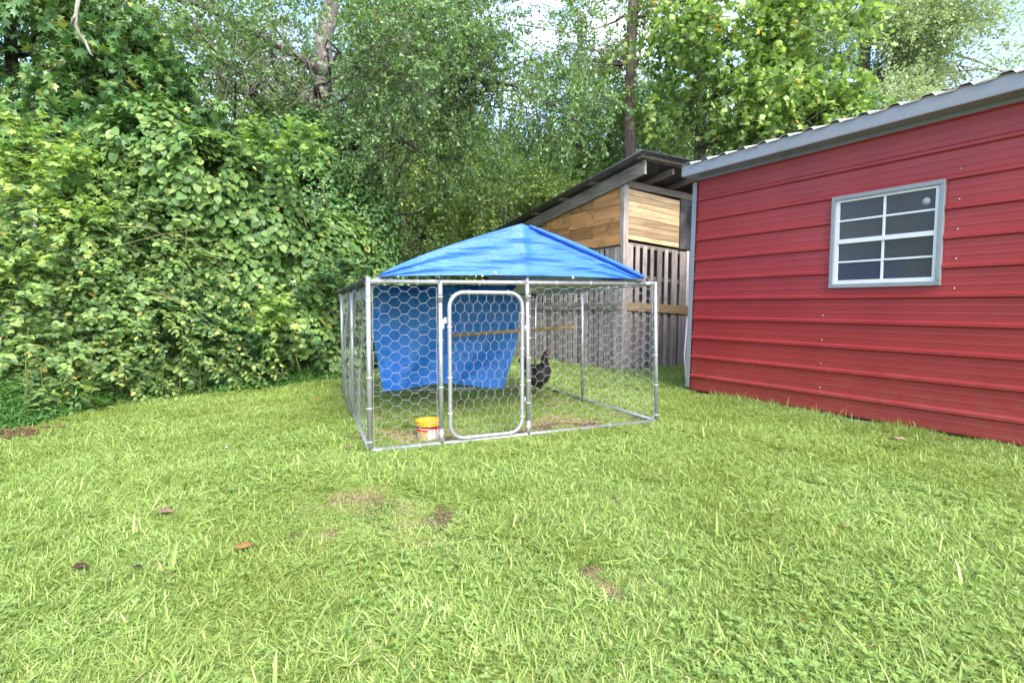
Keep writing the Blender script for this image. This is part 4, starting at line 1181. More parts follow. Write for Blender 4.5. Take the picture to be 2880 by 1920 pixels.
# ================================================================== ROOSTER
rg = gnd(1512, 1112)
ro = thing('rooster', 'dark feathered chicken with a small red comb standing in the pen', 'chicken', tuple(rg))
hd = nrm(np.array([.62, .55, 0])); sdv = np.array([-hd[1], hd[0], 0]); upv = np.array([0, 0, 1.])
def RP(f, l, z): return rg + hd * f + sdv * l + upv * z
def feather_mat():
    m, n, out = newmat('black and bronze feathers')
    p = N(n, 'ShaderNodeBsdfPrincipled'); p.inputs['Roughness'].default_value = .5
    tcn = N(n, 'ShaderNodeTexCoord')
    vo = N(n, 'ShaderNodeTexVoronoi'); vo.inputs['Scale'].default_value = 55; n.links.new(tcn.outputs['Object'], vo.inputs['Vector'])
    no = N(n, 'ShaderNodeTexNoise'); no.inputs['Scale'].default_value = 12; n.links.new(tcn.outputs['Object'], no.inputs['Vector'])
    c = ramp(n, vo.outputs['Distance'], [(.1, (.035, .026, .022)), (.5, (.018, .016, .017))]).outputs['Color']
    r = ramp(n, no.outputs['Fac'], [(.52, (0, 0, 0)), (.66, (.5,) * 3)]); c = mixc(n, r.outputs['Color'], c, (.07, .04, .025))
    n.links.new(c, p.inputs['Base Color'])
    b = N(n, 'ShaderNodeBump'); b.inputs['Strength'].default_value = .9; b.inputs['Distance'].default_value = .01
    n.links.new(vo.outputs['Distance'], b.inputs['Height']); n.links.new(b.outputs[0], p.inputs['Normal'])
    n.links.new(p.outputs[0], out.inputs['Surface']); return m
M_fe = feather_mat(); M_fb = plain_mat('glossy black tail feathers', (.012, .014, .016), .3); M_neck = plain_mat('brown hackle feathers', (.11, .075, .06), .6, var=.6, scale=60)
M_face = plain_mat('pale face skin', (.52, .34, .20), .6); M_comb = plain_mat('red comb', (.62, .015, .02), .45); M_leg = plain_mat('scaly leg', (.15, .10, .09), .6); M_beak = plain_mat('beak horn', (.35, .25, .14), .4)
# body: rings along a spine from the rump up through the neck to the head
spine = [(-.15, .33, .02, .02), (-.12, .30, .06, .07), (-.06, .25, .092, .105), (.0, .235, .105, .118), (.06, .255, .095, .11), (.10, .30, .07, .085), (.112, .345, .048, .055), (.112, .39, .036, .04), (.115, .43, .028, .031), (.12, .46, .025, .028), (.128, .49, .024, .026), (.134, .512, .016, .017), (.136, .52, .004, .004)]
vs, fs = [], []; kk = 18
for i, (f, z, rw, rh) in enumerate(spine):
    rw *= 1.25 if z < .36 else 1.1; rh *= 1.25 if z < .36 else 1.15; a = spine[max(0, i - 1)]; b_ = spine[min(len(spine) - 1, i + 1)]
    tx, tz = b_[0] - a[0], b_[1] - a[1]; l_ = math.hypot(tx, tz); tx /= l_; tz /= l_
    for j in range(kk):
        an = 2 * math.pi * j / kk; o1 = math.cos(an) * rw; o2 = math.sin(an) * rh
        vs.append(RP(f - tz * o2, o1, z + tx * o2) + hd * .003 * mnoise.noise(Vector((i * .9, j * 1.3, 0))))
for i in range(len(spine) - 1):
    for j in range(kk): fs.append((i * kk + j, i * kk + (j + 1) % kk, (i + 1) * kk + (j + 1) % kk, (i + 1) * kk + j))
m_ = MB(); m_.add(vs, fs, True); body = m_.build('body', M_fe, ro); sub = body.modifiers.new('s', 'SUBSURF'); sub.levels = 1; sub.render_levels = 1
m_ = MB(); rr_ = random.Random(4)
for i in range(130):     # hackle and back feathers
    t = rr_.random(); an = rr_.uniform(-2.4, 2.4); f = .105 + .02 * t; z = .47 - .17 * t; r_ = .026 + .04 * t ** 1.5
    P = RP(f - math.cos(an) * r_ * .9, math.sin(an) * r_, z); L_ = .05
    q = RP(f - math.cos(an) * (r_ + .016) , math.sin(an) * (r_ + .014), z - L_); sd2 = nrm(np.cross(q - P, hd)) * .006
    m_.add([P - sd2 * .6, P + sd2 * .6, lerp(P, q, .6) + sd2, q, lerp(P, q, .6) - sd2], [(0, 1, 2, 3, 4)], False)
m_.build('hackle_feathers', M_neck, ro)
m_ = MB()
for i in range(150):     # body contour feathers
    t = rr_.random(); f = -.12 + .2 * t; an = rr_.uniform(-1.9, 1.9); rw = .05 + .06 * math.sin(math.pi * min(1, t * .8 + .15)); zc = .31 - .07 * math.sin(math.pi * t)
    P = RP(f, math.sin(an) * rw, zc + math.cos(an) * (rw + .012)); q = P - hd * .05 + np.array([0, 0, -.014]) + sdv * math.sin(an) * .006; sd2 = nrm(np.cross(q - P, [0, 0, 1.])) * .009
    m_.add([P - sd2, P + sd2, lerp(P, q, .7) + sd2, q, lerp(P, q, .7) - sd2], [(0, 1, 2, 3, 4)], False)
m_.build('body_feathers', M_fe, ro)
for sgn in (-1, 1):      # wings
    m_ = MB(); vs = []
    for i in range(9):
        t = i / 8
        for j in range(6):
            s_ = j / 5; f = .06 - .17 * t; z = .285 + .03 * (1 - t) - s_ * .10 * (1 - t * .45); l_ = sgn * (.098 + .012 * math.sin(math.pi * s_) - .03 * t)
            vs.append(RP(f, l_, z))
    m_.add(vs, [(i * 6 + j, i * 6 + j + 1, (i + 1) * 6 + j + 1, (i + 1) * 6 + j) for i in range(8) for j in range(5)], True)
    o = m_.build('wing', M_fe, ro); sl_ = o.modifiers.new('s', 'SOLIDIFY'); sl_.thickness = .012
for i in range(13):      # sickle tail feathers
    a = -.5 + i / 12; m_ = MB(); pts = []
    for k in range(7):
        t = k / 6; pts.append(RP(-.13 - .10 * math.sin(t * 2.2) - .03 * abs(a), a * .09 * t + a * .03, .31 + .155 * math.sin(t * (2.3 - .7 * abs(a))) * (1 - .25 * abs(a))))
    m_.tube(pts, [.006, .018, .023, .022, .018, .012, .003], 5); m_.build('tail_feather', M_fb, ro)
for sgn in (-1, 1):
    m_ = MB(); ft = RP(.02 if sgn > 0 else -.035, sgn * .045, .012)
    m_.tube([RP(-.01, sgn * .045, .17), RP(.0, sgn * .045, .12), RP(-.01, sgn * .045, .09)], [.035, .022, .010], 8); m_.build('thigh', M_fe, ro)
    m_ = MB(); m_.tube([RP(-.01, sgn * .045, .10), ft], [.0075, .006], 8)
    for an in (-.5, 0, .5, math.pi):
        d = hd * math.cos(an) + sdv * math.sin(an); L_ = .05 if an != math.pi else .022
        m_.tube([ft, ft + d * L_ * .6 - upv * .004, ft + d * L_ - upv * .010], [.0055, .0045, .002], 6)
    m_.build('leg', M_leg, ro)
hc = RP(.137, 0, .487)
m_ = MB(); m_.ball(hc, .021, 12, (1.05, .95, 1.2)); m_.build('face', M_face, ro)
m_ = MB(); m_.tube([hc + hd * .014 - upv * .002, hc + hd * .03 - upv * .005, hc + hd * .041 - upv * .011], [.008, .005, .001], 8); m_.build('beak', M_beak, ro)
m_ = MB(); vs = []
pr = [(-.018, .012), (-.016, .026), (-.006, .024), (-.002, .040), (.006, .028), (.012, .038), (.016, .024), (.024, .026), (.022, .010)]
m_.prism([hc + hd * x + upv * z - sdv * .003 for x, z in pr], sdv * .006); m_.build('comb', M_comb, ro)
m_ = MB()
for sgn in (-1, 1): m_.ball(hc + hd * .018 + sdv * sgn * .006 - upv * .030, .008, 8, (.8, .7, 1.6))
m_.build('wattle', M_comb, ro)
for sgn in (-1, 1): MB().ball(hc + hd * .008 + sdv * sgn * .0195 + upv * .003, .0035, 8).build('eye', M_dark, ro)
# ================================================================== VEGETATION
def g3(a, b_, c_): return (a, b_, c_)
L_greenbrier = leaf_mat('greenbrier leaf', [(0, (.045, .105, .022)), (.4, (.075, .155, .030)), (.75, (.12, .21, .042)), (.93, (.17, .26, .055)), (1, (.20, .20, .03))], .42, .3, .4)
L_bramble = leaf_mat('bramble leaf', [(0, (.07, .135, .045)), (.45, (.11, .195, .06)), (.8, (.17, .27, .075)), (.97, (.25, .34, .07)), (1, (.35, .22, .05))], .45, .38, .4)
L_gumy = leaf_mat('young sweetgum leaf', [(0, (.06, .14, .03)), (.4, (.12, .22, .045)), (.75, (.26, .37, .07)), (1, (.38, .46, .09))], .42, .42, .4)
L_gumd = leaf_mat('dark sweetgum leaf', [(0, (0.042, 0.111, 0.029)), (.5, (0.065, 0.156, 0.039)), (.9, (0.111, 0.221, 0.049)), (1, (0.208, 0.234, 0.039))], .36, .28, .5)
L_gumm = leaf_mat('blue green sweetgum leaf', [(0, (.03, .085, .035)), (.5, (.05, .12, .045)), (.9, (.08, .17, .04)), (1, (.28, .32, .05))], .36, .28, .5)
L_oak = leaf_mat('water oak leaf', [(0, (0.058, 0.124, 0.034)), (.4, (0.088, 0.169, 0.047)), (.75, (0.130, 0.227, 0.065)), (1, (0.208, 0.312, 0.104))], .36, .42, .6)  # leaf colours lightened in place of a haze volume
L_tulip = leaf_mat('tulip tree leaf', [(0, (0.066, 0.127, 0.033)), (.35, (0.110, 0.187, 0.042)), (.75, (0.198, 0.286, 0.061)), (.994, (0.297, 0.396, 0.088)), (.996, (0.572, 0.330, 0.044)), (1, (0.550, 0.286, 0.044))], .4, .45, .4)
L_greyoak = leaf_mat('grey green leaf', [(0, (0.149, 0.196, 0.109)), (.5, (0.218, 0.276, 0.155)), (1, (0.310, 0.368, 0.207))], .42, .4, .55)
L_under = leaf_mat('understory leaf', [(0, (0.084, 0.144, 0.038)), (.5, (0.144, 0.222, 0.050)), (.9, (0.228, 0.312, 0.066)), (1, (0.384, 0.360, 0.072))], .45, .42, .4, .5, (.05, .10, .035))
L_forest = leaf_mat('forest leaf', [(0, (0.054, 0.108, 0.038)), (.5, (0.088, 0.155, 0.051)), (1, (0.149, 0.230, 0.074))], .42, .35, .45, .45, (.14, .22, .05))  # paler leaf colours stand in for haze over the wood
L_weed = leaf_mat('goldenrod leaf', [(0, (.06, .14, .03)), (.6, (.10, .21, .045)), (1, (.18, .30, .06))], .45, .35, .4)
L_cover = leaf_mat('ground cover leaf', [(0, (.035, .11, .018)), (.6, (.06, .165, .026)), (1, (.11, .23, .04))], .42, .35, .4)
B_grey = bark_mat('grey oak bark', (.08, .07, .06), (.19, .165, .145), (.30, .32, .24))
B_pine = bark_mat('pine bark', (.09, .06, .05), (.22, .165, .14))
B_dark = bark_mat('dark wet bark', (.035, .03, .024), (.10, .085, .065), (.20, .22, .14))
B_twig = bark_mat('green cane', (.10, .12, .04), (.22, .20, .09))
B_pale = bark_mat('pale twig', (.16, .14, .11), (.30, .27, .22), (.34, .36, .28))

def px(u, v, Y): return at(u, v, Y)

OPEN += [(875, 975, 40, 300, .85, 11.4), (1700, 1810, -60, 380, .8, 13.8), (1615, 1665, 250, 520, .6, 16), (1430, 1600, -40, 150, .82, 99), (1350, 1440, 220, 380, .8, 99), (1800, 1960, 120, 260, .35, 99), (2760, 2900, 40, 270, .72, 99), (2330, 2420, 120, 330, .3, 99), (1140, 1210, 430, 740, .85, 20), (1085, 1130, 560, 740, .8, 14.8), (1225, 1330, 520, 740, .35, 19), (1450, 1500, 330, 560, .5, 19), (1960, 2030, 380, 460, .8, 12.3), (1600, 1680, 340, 520, .5, 17), (700, 860, 60, 260, .4, 99)]
# ---- near hedge, left side
# 1 vine wall (greenbrier): shells following the picture's slope from upper left down to the right
def E_(u, v, Y, ru, rv, ry):        # ellipsoid placed by eye direction and distance; radii in metres
    c_ = at(u, v, Y); return (c_[0], c_[1], c_[2], ru, ry, rv)
gb_t = thing('greenbrier_thicket', 'tall mound of glossy round-leaved vine sloping down behind the brambles', 'vine thicket', tuple(gnd(700, 1075)))
gbe = [E_(560, 520, 6.9, .85, .75, .8), E_(700, 640, 7.3, .8, .75, .75), E_(840, 760, 7.7, .75, .8, .7), E_(930, 880, 7.9, .7, .6, .6), E_(620, 820, 7.2, 1.0, 1.0, .8), E_(430, 470, 6.8, .7, .8, .7), E_(780, 930, 7.5, .9, .6, .65), E_(1000, 960, 8.5, .6, .5, .6), E_(870, 1000, 7.75, .8, .4, .35), E_(940, 700, 8.4, .6, .6, .6), E_(700, 540, 7.4, .7, .6, .7)]
put_leaves(gb_t, shell(gbe, 23000, .078, 11, droop=1.0, depth=.42, jitter=.6, gaps=.24, gscale=1.9), 'heart', L_greenbrier, 300)
cb = MB()
for i in range(60):
    e = gbe[random.randrange(len(gbe))]; b_ = np.array(e[:3]) + np.array([random.uniform(-e[3], e[3]), random.uniform(-e[4], e[4]) * .6, random.uniform(-.6, .8) * e[5]])
    cb.tube(limb_path((b_[0] + random.uniform(-.3, .3), b_[1] + .2, 0), b_, np.random.default_rng(i), .05, .12, 6), [.010, .009, .008, .006, .005, .003], 4, caps=False)
cb.build('stem', B_dark, gb_t)

# 2 bramble mass in front
br_t = thing('bramble_bush', 'pale green blackberry brambles arching forward over the lawn edge', 'bramble', tuple(gnd(450, 1100)))
bre = [E_(150, 700, 6.0, .85, .7, .6), E_(330, 640, 6.5, .85, .7, .6), E_(480, 760, 6.7, .8, .6, .6), E_(600, 860, 7.0, .65, .5, .5),
       E_(60, 900, 5.65, .7, .6, .5), E_(250, 860, 5.95, .8, .6, .5), E_(420, 890, 6.3, .7, .55, .45), E_(560, 950, 6.7, .6, .5, .4), E_(690, 990, 7.2, .6, .4, .32),
       E_(20, 1040, 5.35, .6, .45, .32), E_(180, 1020, 5.6, .6, .45, .32), E_(330, 1010, 6.0, .6, .45, .30), E_(470, 1020, 6.35, .55, .4, .27), E_(620, 1030, 6.8, .5, .35, .22)]
rngb = np.random.default_rng(21); cm = MB(); ST, DR, LN = [], [], []
for i in range(520):
    e = bre[rngb.integers(len(bre))]; d = nrm(rngb.normal(size=3) * np.array([1, .7, .7]) + np.array([.35, -.75, .35]))
    p_ = np.array(e[:3]) + d * np.array(e[3:]) * rngb.uniform(.45, .9)
    ST.append(p_); DR.append(nrm(d + np.array([.35, -.2, .1]))); LN.append(rngb.uniform(.35, .85))
sp = sprays(ST, DR, LN, 20, .076, 22, sag=.35, mb=cm, rad=.0045)
put_leaves(br_t, cat_leaves(sp, shell(bre, 20000, .060, 23, droop=.4, depth=.5, up=.9, jitter=.8, gaps=.26, gscale=2.2)), 'oval', L_bramble, 300)
for (a, b_) in (((40, 850), (600, 640)), ((20, 1010), (400, 900)), ((330, 640), (660, 760)), ((420, 820), (640, 950)), ((160, 870), (210, 700)), ((100, 960), (330, 870))):
    cm.tube(limb_path(at(*a, 5.5), at(*b_, 5.9), rngb, .10, .05, 8), list(np.linspace(.008, .003, 8)), 5, caps=False)
cm.build('cane', B_twig, br_t)

# 3 young sweetgums
def gum_sapling(label, base_uv, tops, ell, n, size, seed, mat=L_gumy, singles=120, tpl='star', bright=True):
    b_ = gnd(*base_uv); t_ = thing('sweetgum_sapling', label, 'sapling', tuple(b_), 'young sweetgums in the hedge')
    rg_ = np.random.default_rng(seed); sm = MB(); S_, D_2, L_ = [], [], []
    for e in ell:
        for _ in range(n):
            d = nrm(rg_.normal(size=3) + np.array([.2, -.5, .25])); p_ = np.array(e[:3]) + d * np.array(e[3:]) * rg_.uniform(.2, .8)
            S_.append(p_); D_2.append(d); L_.append(rg_.uniform(.18, .42))
        sm.tube(limb_path(np.array(e[:3]) + np.array([.05, .5, -min(.8, e[2])]), np.array(e[:3]) + np.array([0, 0, e[5] * .6]), rg_, .06, .07, 8), list(np.linspace(.012, .004, 8)), 6, caps=False)
    sp = sprays(S_, D_2, L_, 8, size, seed + 1, sag=.15, mb=sm, rad=.004, leafup=.9)
    put_leaves(t_, sp, tpl, mat, singles); sm.build('stem', B_twig, t_)
gum_sapling('bright yellow green sweetgum at the far left edge above the brambles', (20, 1090), None, [E_(60, 560, 5.7, .5, .45, .4), E_(180, 480, 5.8, .45, .3, .35), E_(30, 760, 5.4, .4, .35, .35), E_(230, 630, 5.7, .4, .25, .3), E_(60, 400, 5.9, .35, .25, .3)], 44, .095, 31, singles=170)
gum_sapling('lime green sweetgum shoot standing up out of the vine mound', (830, 1070), None, [E_(800, 430, 6.6, .28, .22, .25), E_(870, 400, 6.6, .16, .18, .2), E_(700, 400, 6.6, .22, .12, .2)], 22, .12, 33, singles=100)
gum_sapling('yellowish low sweetgum at the lawn edge left of the pen', (760, 1100), None, [E_(780, 870, 6.5, .18, .24, .2), E_(745, 940, 6.5, .15, .15, .2)], 22, .11, 35, singles=70)
gum_sapling('blue green sweetgum leaning over the lawn beside the pen', (690, 1090), None, [E_(620, 920, 6.6, .5, .3, .35), E_(700, 960, 6.7, .3, .25, .3), E_(520, 880, 6.3, .4, .25, .3)], 34, .115, 37, mat=L_gumm, singles=120)
gum_sapling('dark green sweetgum crowding the rear left corner of the pen', (940, 1060), None, [E_(900, 800, 7.3, .5, .25, .35), E_(980, 830, 7.5, .3, .25, .3), E_(1000, 760, 7.6, .25, .18, .25), E_(860, 960, 7.3, .5, .35, .3)], 34, .11, 39, mat=L_gumm, singles=120)

# 4 tall weeds
def weed(label, u, vb, vt, n, seed, lean=0.0):
    b_ = gnd(u, vb); Y = b_[1]; top = at(u + lean, vt, Y); t_ = thing('goldenrod', label, 'weed', tuple(b_), 'tall goldenrod weeds at the lawn edge')
    rg_ = np.random.default_rng(seed); path = limb_path(b_, top, rg_, .01, .03, 8); MB().tube(path, list(np.linspace(.008, .003, 8)), 5).build('stem', B_twig, t_)
    tt = np.linspace(.12, 1, n); P = np.array([path[min(6, int(q * 7))] + (path[min(7, int(q * 7) + 1)] - path[min(6, int(q * 7))]) * (q * 7 - int(q * 7)) for q in tt])
    an = np.arange(n) * 2.4 + rg_.uniform(0, 6); Y_ = np.stack([np.cos(an), np.sin(an), .35 - .1 * rg_.random(n)], 1); Nn = nrm(np.stack([-np.cos(an) * .3, -np.sin(an) * .3, np.ones(n)], 1) + rg_.normal(size=(n, 3)) * .2)
    S = .15 * (1 - .45 * tt) * rg_.lognormal(0, .15, n)
    put_leaves(t_, (P, nrm(Y_), Nn, S, np.clip(tt + rg_.normal(size=n) * .15, 0, .99), np.ones(n)), 'lance', L_weed, min(n, 40))
for i, a in enumerate([('tallest goldenrod stalk rising through the brambles', 505, 1120, 640, 46, 25), ('goldenrod with a rosette of leaves in front of the vine hollow', 560, 1115, 940, 30, 10),
                       ('short goldenrod clump below the bramble tips', 360, 1130, 980, 34, -10), ('goldenrod at the lawn edge between bramble and low sweetgum', 455, 1125, 1010, 26, 5),
                       ('goldenrod nearest the left edge of the lawn', 70, 1190, 920, 36, 10), ('small goldenrod below the leftmost brambles', 130, 1180, 1030, 24, -15), ('goldenrod by the blue flowers', 250, 1160, 960, 30, 12)]):
    weed(a[0], a[1], a[2], a[3], a[4], 50 + i, a[5])

# 5 dark masses behind: ivy clad shrub right of the vine wall, upper left dark tree
iv = thing('vine_clad_shrub', 'dark vine-smothered shrub above the rear left corner of the pen', 'shrub', tuple(gnd(990, 1040)))
ive = [E_(960, 480, 9.6, .85, 1.0, .8), E_(1010, 660, 9.4, .75, .9, .7), E_(1040, 830, 9.2, .7, .9, .6), E_(900, 600, 9.2, .8, 1.0, .8), E_(800, 420, 9.4, 1.0, .8, .8)]
put_leaves(iv, shell(ive, 17000, .066, 61, droop=.8, depth=.5, jitter=.6, gaps=.15), 'oval', L_gumd, 160)
cb = MB()
for i in range(14): e = ive[i % 5]; cb.tube(limb_path((e[0] * .97, e[1] + .3, 0), e[:3], np.random.default_rng(i + 90), .05, .1, 6), [.04, .03, .025, .02, .015, .008], 5, caps=False)
cb.build('stem', B_dark, iv)

dk_t = thing('sweetgum_tree', 'dark broad-leaved sweetgum filling the upper left corner', 'tree', tuple(at(60, 1080, 8.0) * [1, 1, 0]))
cr_ = [(*E_(90, 60, 7.4, 1.2, 1.0, 1.0), 420), (*E_(300, 250, 7.6, 1.1, .75, .9), 380), (*E_(60, 330, 7.0, .9, .6, .8), 260), (*E_(480, 330, 8.2, .9, .6, .8), 260), (*E_(240, 470, 6.9, .9, .5, .6), 240)]
tw = MB(); lv = twigs(cr_, 63, 12, .55, .125, droop=.4, gaps=.12, mb=tw, spread=.6)
put_leaves(dk_t, lv, 'star', L_gumd, 260); tw.build('twig', B_dark, dk_t)
o_ = np.array(origin(dk_t)); tree_wood(dk_t, [o_, o_ + [.1, 0, 2.5], o_ + [.2, 0, 6.5]], [.13, .1, .06], cr_, 64, B_dark, 4, .04, 3)
# pieces of lichen covered dead branch at the top left
db = thing('dead_branch', 'lichen covered dead branch hanging down at the top left', 'branch', tuple(at(205, 40, 6.3)))
pts = [at(u, v, 6.3) for u, v in ((225, -30), (215, 30), (212, 70), (222, 95), (240, 118), (255, 152), (262, 158))]
db_m = MB().tube(pts, [.022, .02, .021, .017, .016, .011, .006], 8); db_m.tube([at(215, 40, 6.3), at(203, 55, 6.25), at(200, 75, 6.25)], [.012, .012, .004], 6); db_m.build('branch', B_pale, db)

# 6 big water oak
ok = thing('water_oak', 'large water oak with a grey trunk and branches drooping over the pen', 'tree', tuple(at(880, 1000, 11.5) * [1, 1, 0]))
o_ = np.array(origin(ok))
tk = [o_, at(885, 380, 11.5), at(905, 200, 11.5), at(925, 60, 11.5), at(960, -200, 11.5)]
cr_ = [(*E_(1020, 120, 9.0, 1.6, 1.0, 1.3), 900), (*E_(1230, 230, 8.6, 1.35, .9, 1.1), 900), (*E_(1450, 250, 8.6, 1.0, .75, .9), 560), (*E_(1150, 420, 9.0, 1.1, .6, 1.0), 560), (*E_(1600, 330, 8.4, .75, .45, .7), 300), (*E_(1380, 60, 9.2, 1.3, .8, 1.0), 620), (*E_(780, 110, 9.5, 1.3, .8, 1.2), 420), (*E_(560, 110, 8.5, 1.2, .55, 1.0), 420),
       (*E_(920, 330, 9.4, .9, .6, .8), 340), (*E_(1660, 150, 9.4, .8, .6, .8), 220), (*E_(350, 40, 7.4, .9, .35, .7), 240), (*E_(1300, 520, 10.0, .9, .45, .8), 260)]
tw = MB(); lv = twigs([(*c[:6], int(c[6] * .62)) for c in cr_], 71, 16, .40, .062, droop=.3, gaps=.34, gscale=1.3, mb=tw, whorl=True, spread=.75, up=.55)
put_leaves(ok, lv, 'obov', L_oak, 300); tw.build('twig', B_dark, ok)
ex = []
rgx = np.random.default_rng(72)
def ulimb(*a): return [at(u, v, Y) for u, v, Y in a]
ex.append((ulimb((905, 420, 11.3), (1000, 370, 10.6), (1085, 342, 10), (1180, 300, 9.6), (1311, 212, 9.2), (1400, 150, 9)), [.13, .12, .11, .10, .08, .05]))
ex.append((ulimb((1085, 345, 10), (1111, 359, 9.8), (1140, 395, 9.6), (1190, 430, 9.5), (1246, 441, 9.4), (1300, 438, 9.3)), [.06, .05, .045, .04, .03, .015]))
ex.append((ulimb((800, 470, 11), (960, 522, 10), (1010, 545, 9.8), (1080, 555, 9.7), (1140, 551, 9.6)), [.06, .05, .045, .035, .015]))
ex.append((ulimb((700, 270, 9), (730, 225, 9), (760, 235, 9), (800, 280, 9.2), (870, 330, 10)), [.04, .055, .06, .06, .07]))
ex.append((ulimb((905, 200, 11.4), (700, 80, 10.5), (560, 10, 9.5), (400, -20, 8.5)), [.10, .08, .06, .03]))
ex.append((ulimb((1180, 300, 9.6), (1120, 170, 9.6), (1180, 70, 9.6), (1260, 20, 9.6)), [.05, .035, .025, .015]))
ex.append((ulimb((1300, 215, 9.2), (1450, 240, 8.9), (1560, 300, 8.7), (1640, 350, 8.6)), [.04, .035, .025, .01]))
tree_wood(ok, tk, [.24, .20, .175, .165, .13], cr_, 73, B_grey, 4, .05, 3, extra=ex)
bt = MB()
for i in range(46):     # bare grey twigs hanging left of the trunk
    u, v = random.uniform(600, 900), random.uniform(40, 240); a = at(u, v, 8.6)
    bt.tube([a, a + np.array([random.uniform(-.1, .2), 0, -.1]), a + np.array([random.uniform(-.2, .3), 0, -.3]), a + np.array([random.uniform(-.3, .5), random.uniform(-.2, .2), random.uniform(-.3, -.65)])], [.006, .005, .004, .002], 4, caps=False)
bt.build('bare_twig', B_pale, ok)

# 7 trees behind the pen and shed
def tree_at(name, label, u, Y, vtop, r0, crowns, tpl, mat, bark, seed, nleaf=14, tlen=.55, size=.09, gaps=.2, singles=0, lean=0, limbs=4, droop=.2, gscale=.7, r1=None, extra=(), whorl=False):
    b_ = at(u, 900, Y) * np.array([1, 1, 0]); t_ = thing(name, label, 'tree', tuple(b_))
    top = at(u + lean, vtop, Y); tk = [b_, lerp(b_, top, .5) + np.array([random.uniform(-.1, .1), 0, 0]), top]
    lv = twigs(crowns, seed, nleaf, tlen, size, droop=droop, gaps=gaps, gscale=gscale, whorl=whorl)
    put_leaves(t_, lv, tpl, mat, singles, 'crown')
    tree_wood(t_, tk, [r0, r0 * .82, r1 or r0 * .55], crowns, seed + 1, bark, limbs, r0 * .35, 3, extra=extra)
    return t_
tree_at('pine_tree', 'tall straight trunk with reddish brown bark rising behind the shed', 1735, 14.0, -220, .17,
        [(*E_(1700, 120, 14, 1.6, 1.0, 1.3), 330), (*E_(1560, 180, 14, 1.3, .9, 1.2), 260), (*E_(1800, 250, 14.5, 1.3, .9, 1.2), 240), (*E_(1850, 60, 14, 1.2, 1.1, 1.2), 260)], 'quad', L_under, B_pine, 81, 22, .6, .075, gaps=.42, lean=55, limbs=3, r1=.13)
tree_at('forked_tree', 'slim dark trunk that forks near the top left of the straight pine', 1641, 17.0, 30, .13,
        [(*E_(1620, 130, 16.5, 1.5, 1.0, 1.3), 300), (*E_(1480, 320, 17, 1.6, 1.3, 1.3), 420), (*E_(1700, 400, 17, 1.3, 1.3, 1.3), 420), (*E_(1560, 480, 16, 1.6, .9, 1.2), 420)], 'quad', L_under, B_dark, 83, 20, .7, .085, gaps=.28, lean=-15, limbs=3,
        extra=[(ulimb((1641, 230, 17), (1680, 190, 17), (1760, 110, 17), (1790, 60, 17)), [.08, .06, .05, .03])])
tree_at('tulip_tree', 'bright lime green lobed-leaved tree over the red roof with a few orange leaves', 1975, 12.5, -60, .17,
        [(*E_(2180, 250, 10.6, 1.15, .9, 1.0), 520), (*E_(2320, 330, 10.4, .7, .6, .8), 260), (*E_(2100, 100, 11.2, 1.3, .9, 1.1), 430), (*E_(1950, 230, 11.6, 1.0, 1.2, 1.1), 260), (*E_(2000, 430, 11.4, 1.1, .55, .9), 220), (*E_(1900, 50, 12, 1.0, .9, 1.0), 170), (*E_(2300, 60, 10.8, .8, .6, .8), 260), (*E_(2330, 230, 10.6, .5, .5, .6), 120)],
        'lobed', L_tulip, B_grey, 85, 10, .5, .11, gaps=.33, singles=300, limbs=4, droop=.35, gscale=1.1, extra=[(ulimb((1975, 420, 12.3), (2050, 380, 11.4), (2120, 330, 11), (2150, 290, 10.8)), [.05, .04, .03, .015]), (ulimb((2080, 340, 11.2), (2180, 345, 10.8), (2240, 370, 10.6)), [.025, .02, .01])])
tree_at('willow_oak', 'tall grey green fine-leaved oak at the upper right against the sky', 2430, 21.0, 20, .32,
        [(*E_(2450, 180, 20, 2.6, 2.2, 2.4), 1100), (*E_(2620, 90, 20, 2.6, 2.0, 2.4), 1100), (*E_(2440, 330, 19, 1.7, .9, 1.6), 480), (*E_(2720, 190, 19, 1.6, 1.0, 1.5), 420), (*E_(2840, 230, 21, 1.0, .45, 1.0), 160), (*E_(2400, 20, 20, 2.2, 1.5, 2), 600), (*E_(2820, 60, 21, .8, .7, 1), 60)], 'quad', L_greyoak, B_grey, 87, 22, .95, .105, gaps=.36, limbs=6, gscale=.55)
tree_at('leaning_tree', 'dark trunk leaning right, half hidden between pine and tulip tree', 1860, 16.0, 250, .10,
        [(*E_(1850, 380, 16, 1.6, 1.2, 1.4), 520), (*E_(1990, 480, 17, 1.5, .8, 1.3), 340), (*E_(1800, 520, 15.5, 1.5, .6, 1.1), 340)], 'quad', L_forest, B_dark, 89, 20, .7, .09, gaps=.15, lean=70, limbs=3)
und = [('grey trunk standing in the gap just left of the tarp peak', 1163, 20.0, 300, .14, 0), ('second of the paired grey trunks left of the tarp peak', 1192, 21.0, 280, .13, 5), ('thin pale sapling trunk behind the rear left corner of the pen', 1105, 15.0, 480, .05, 25),
       ('slender dark trunk left of the shed roof', 1290, 19.0, 420, .06, 10), ('leaning thin trunk between oak limbs and shed roof', 1475, 20.0, 380, .10, 30), ('dim trunk seen through the oak foliage beside the big oak trunk', 1000, 19.0, 60, .15, 10)]
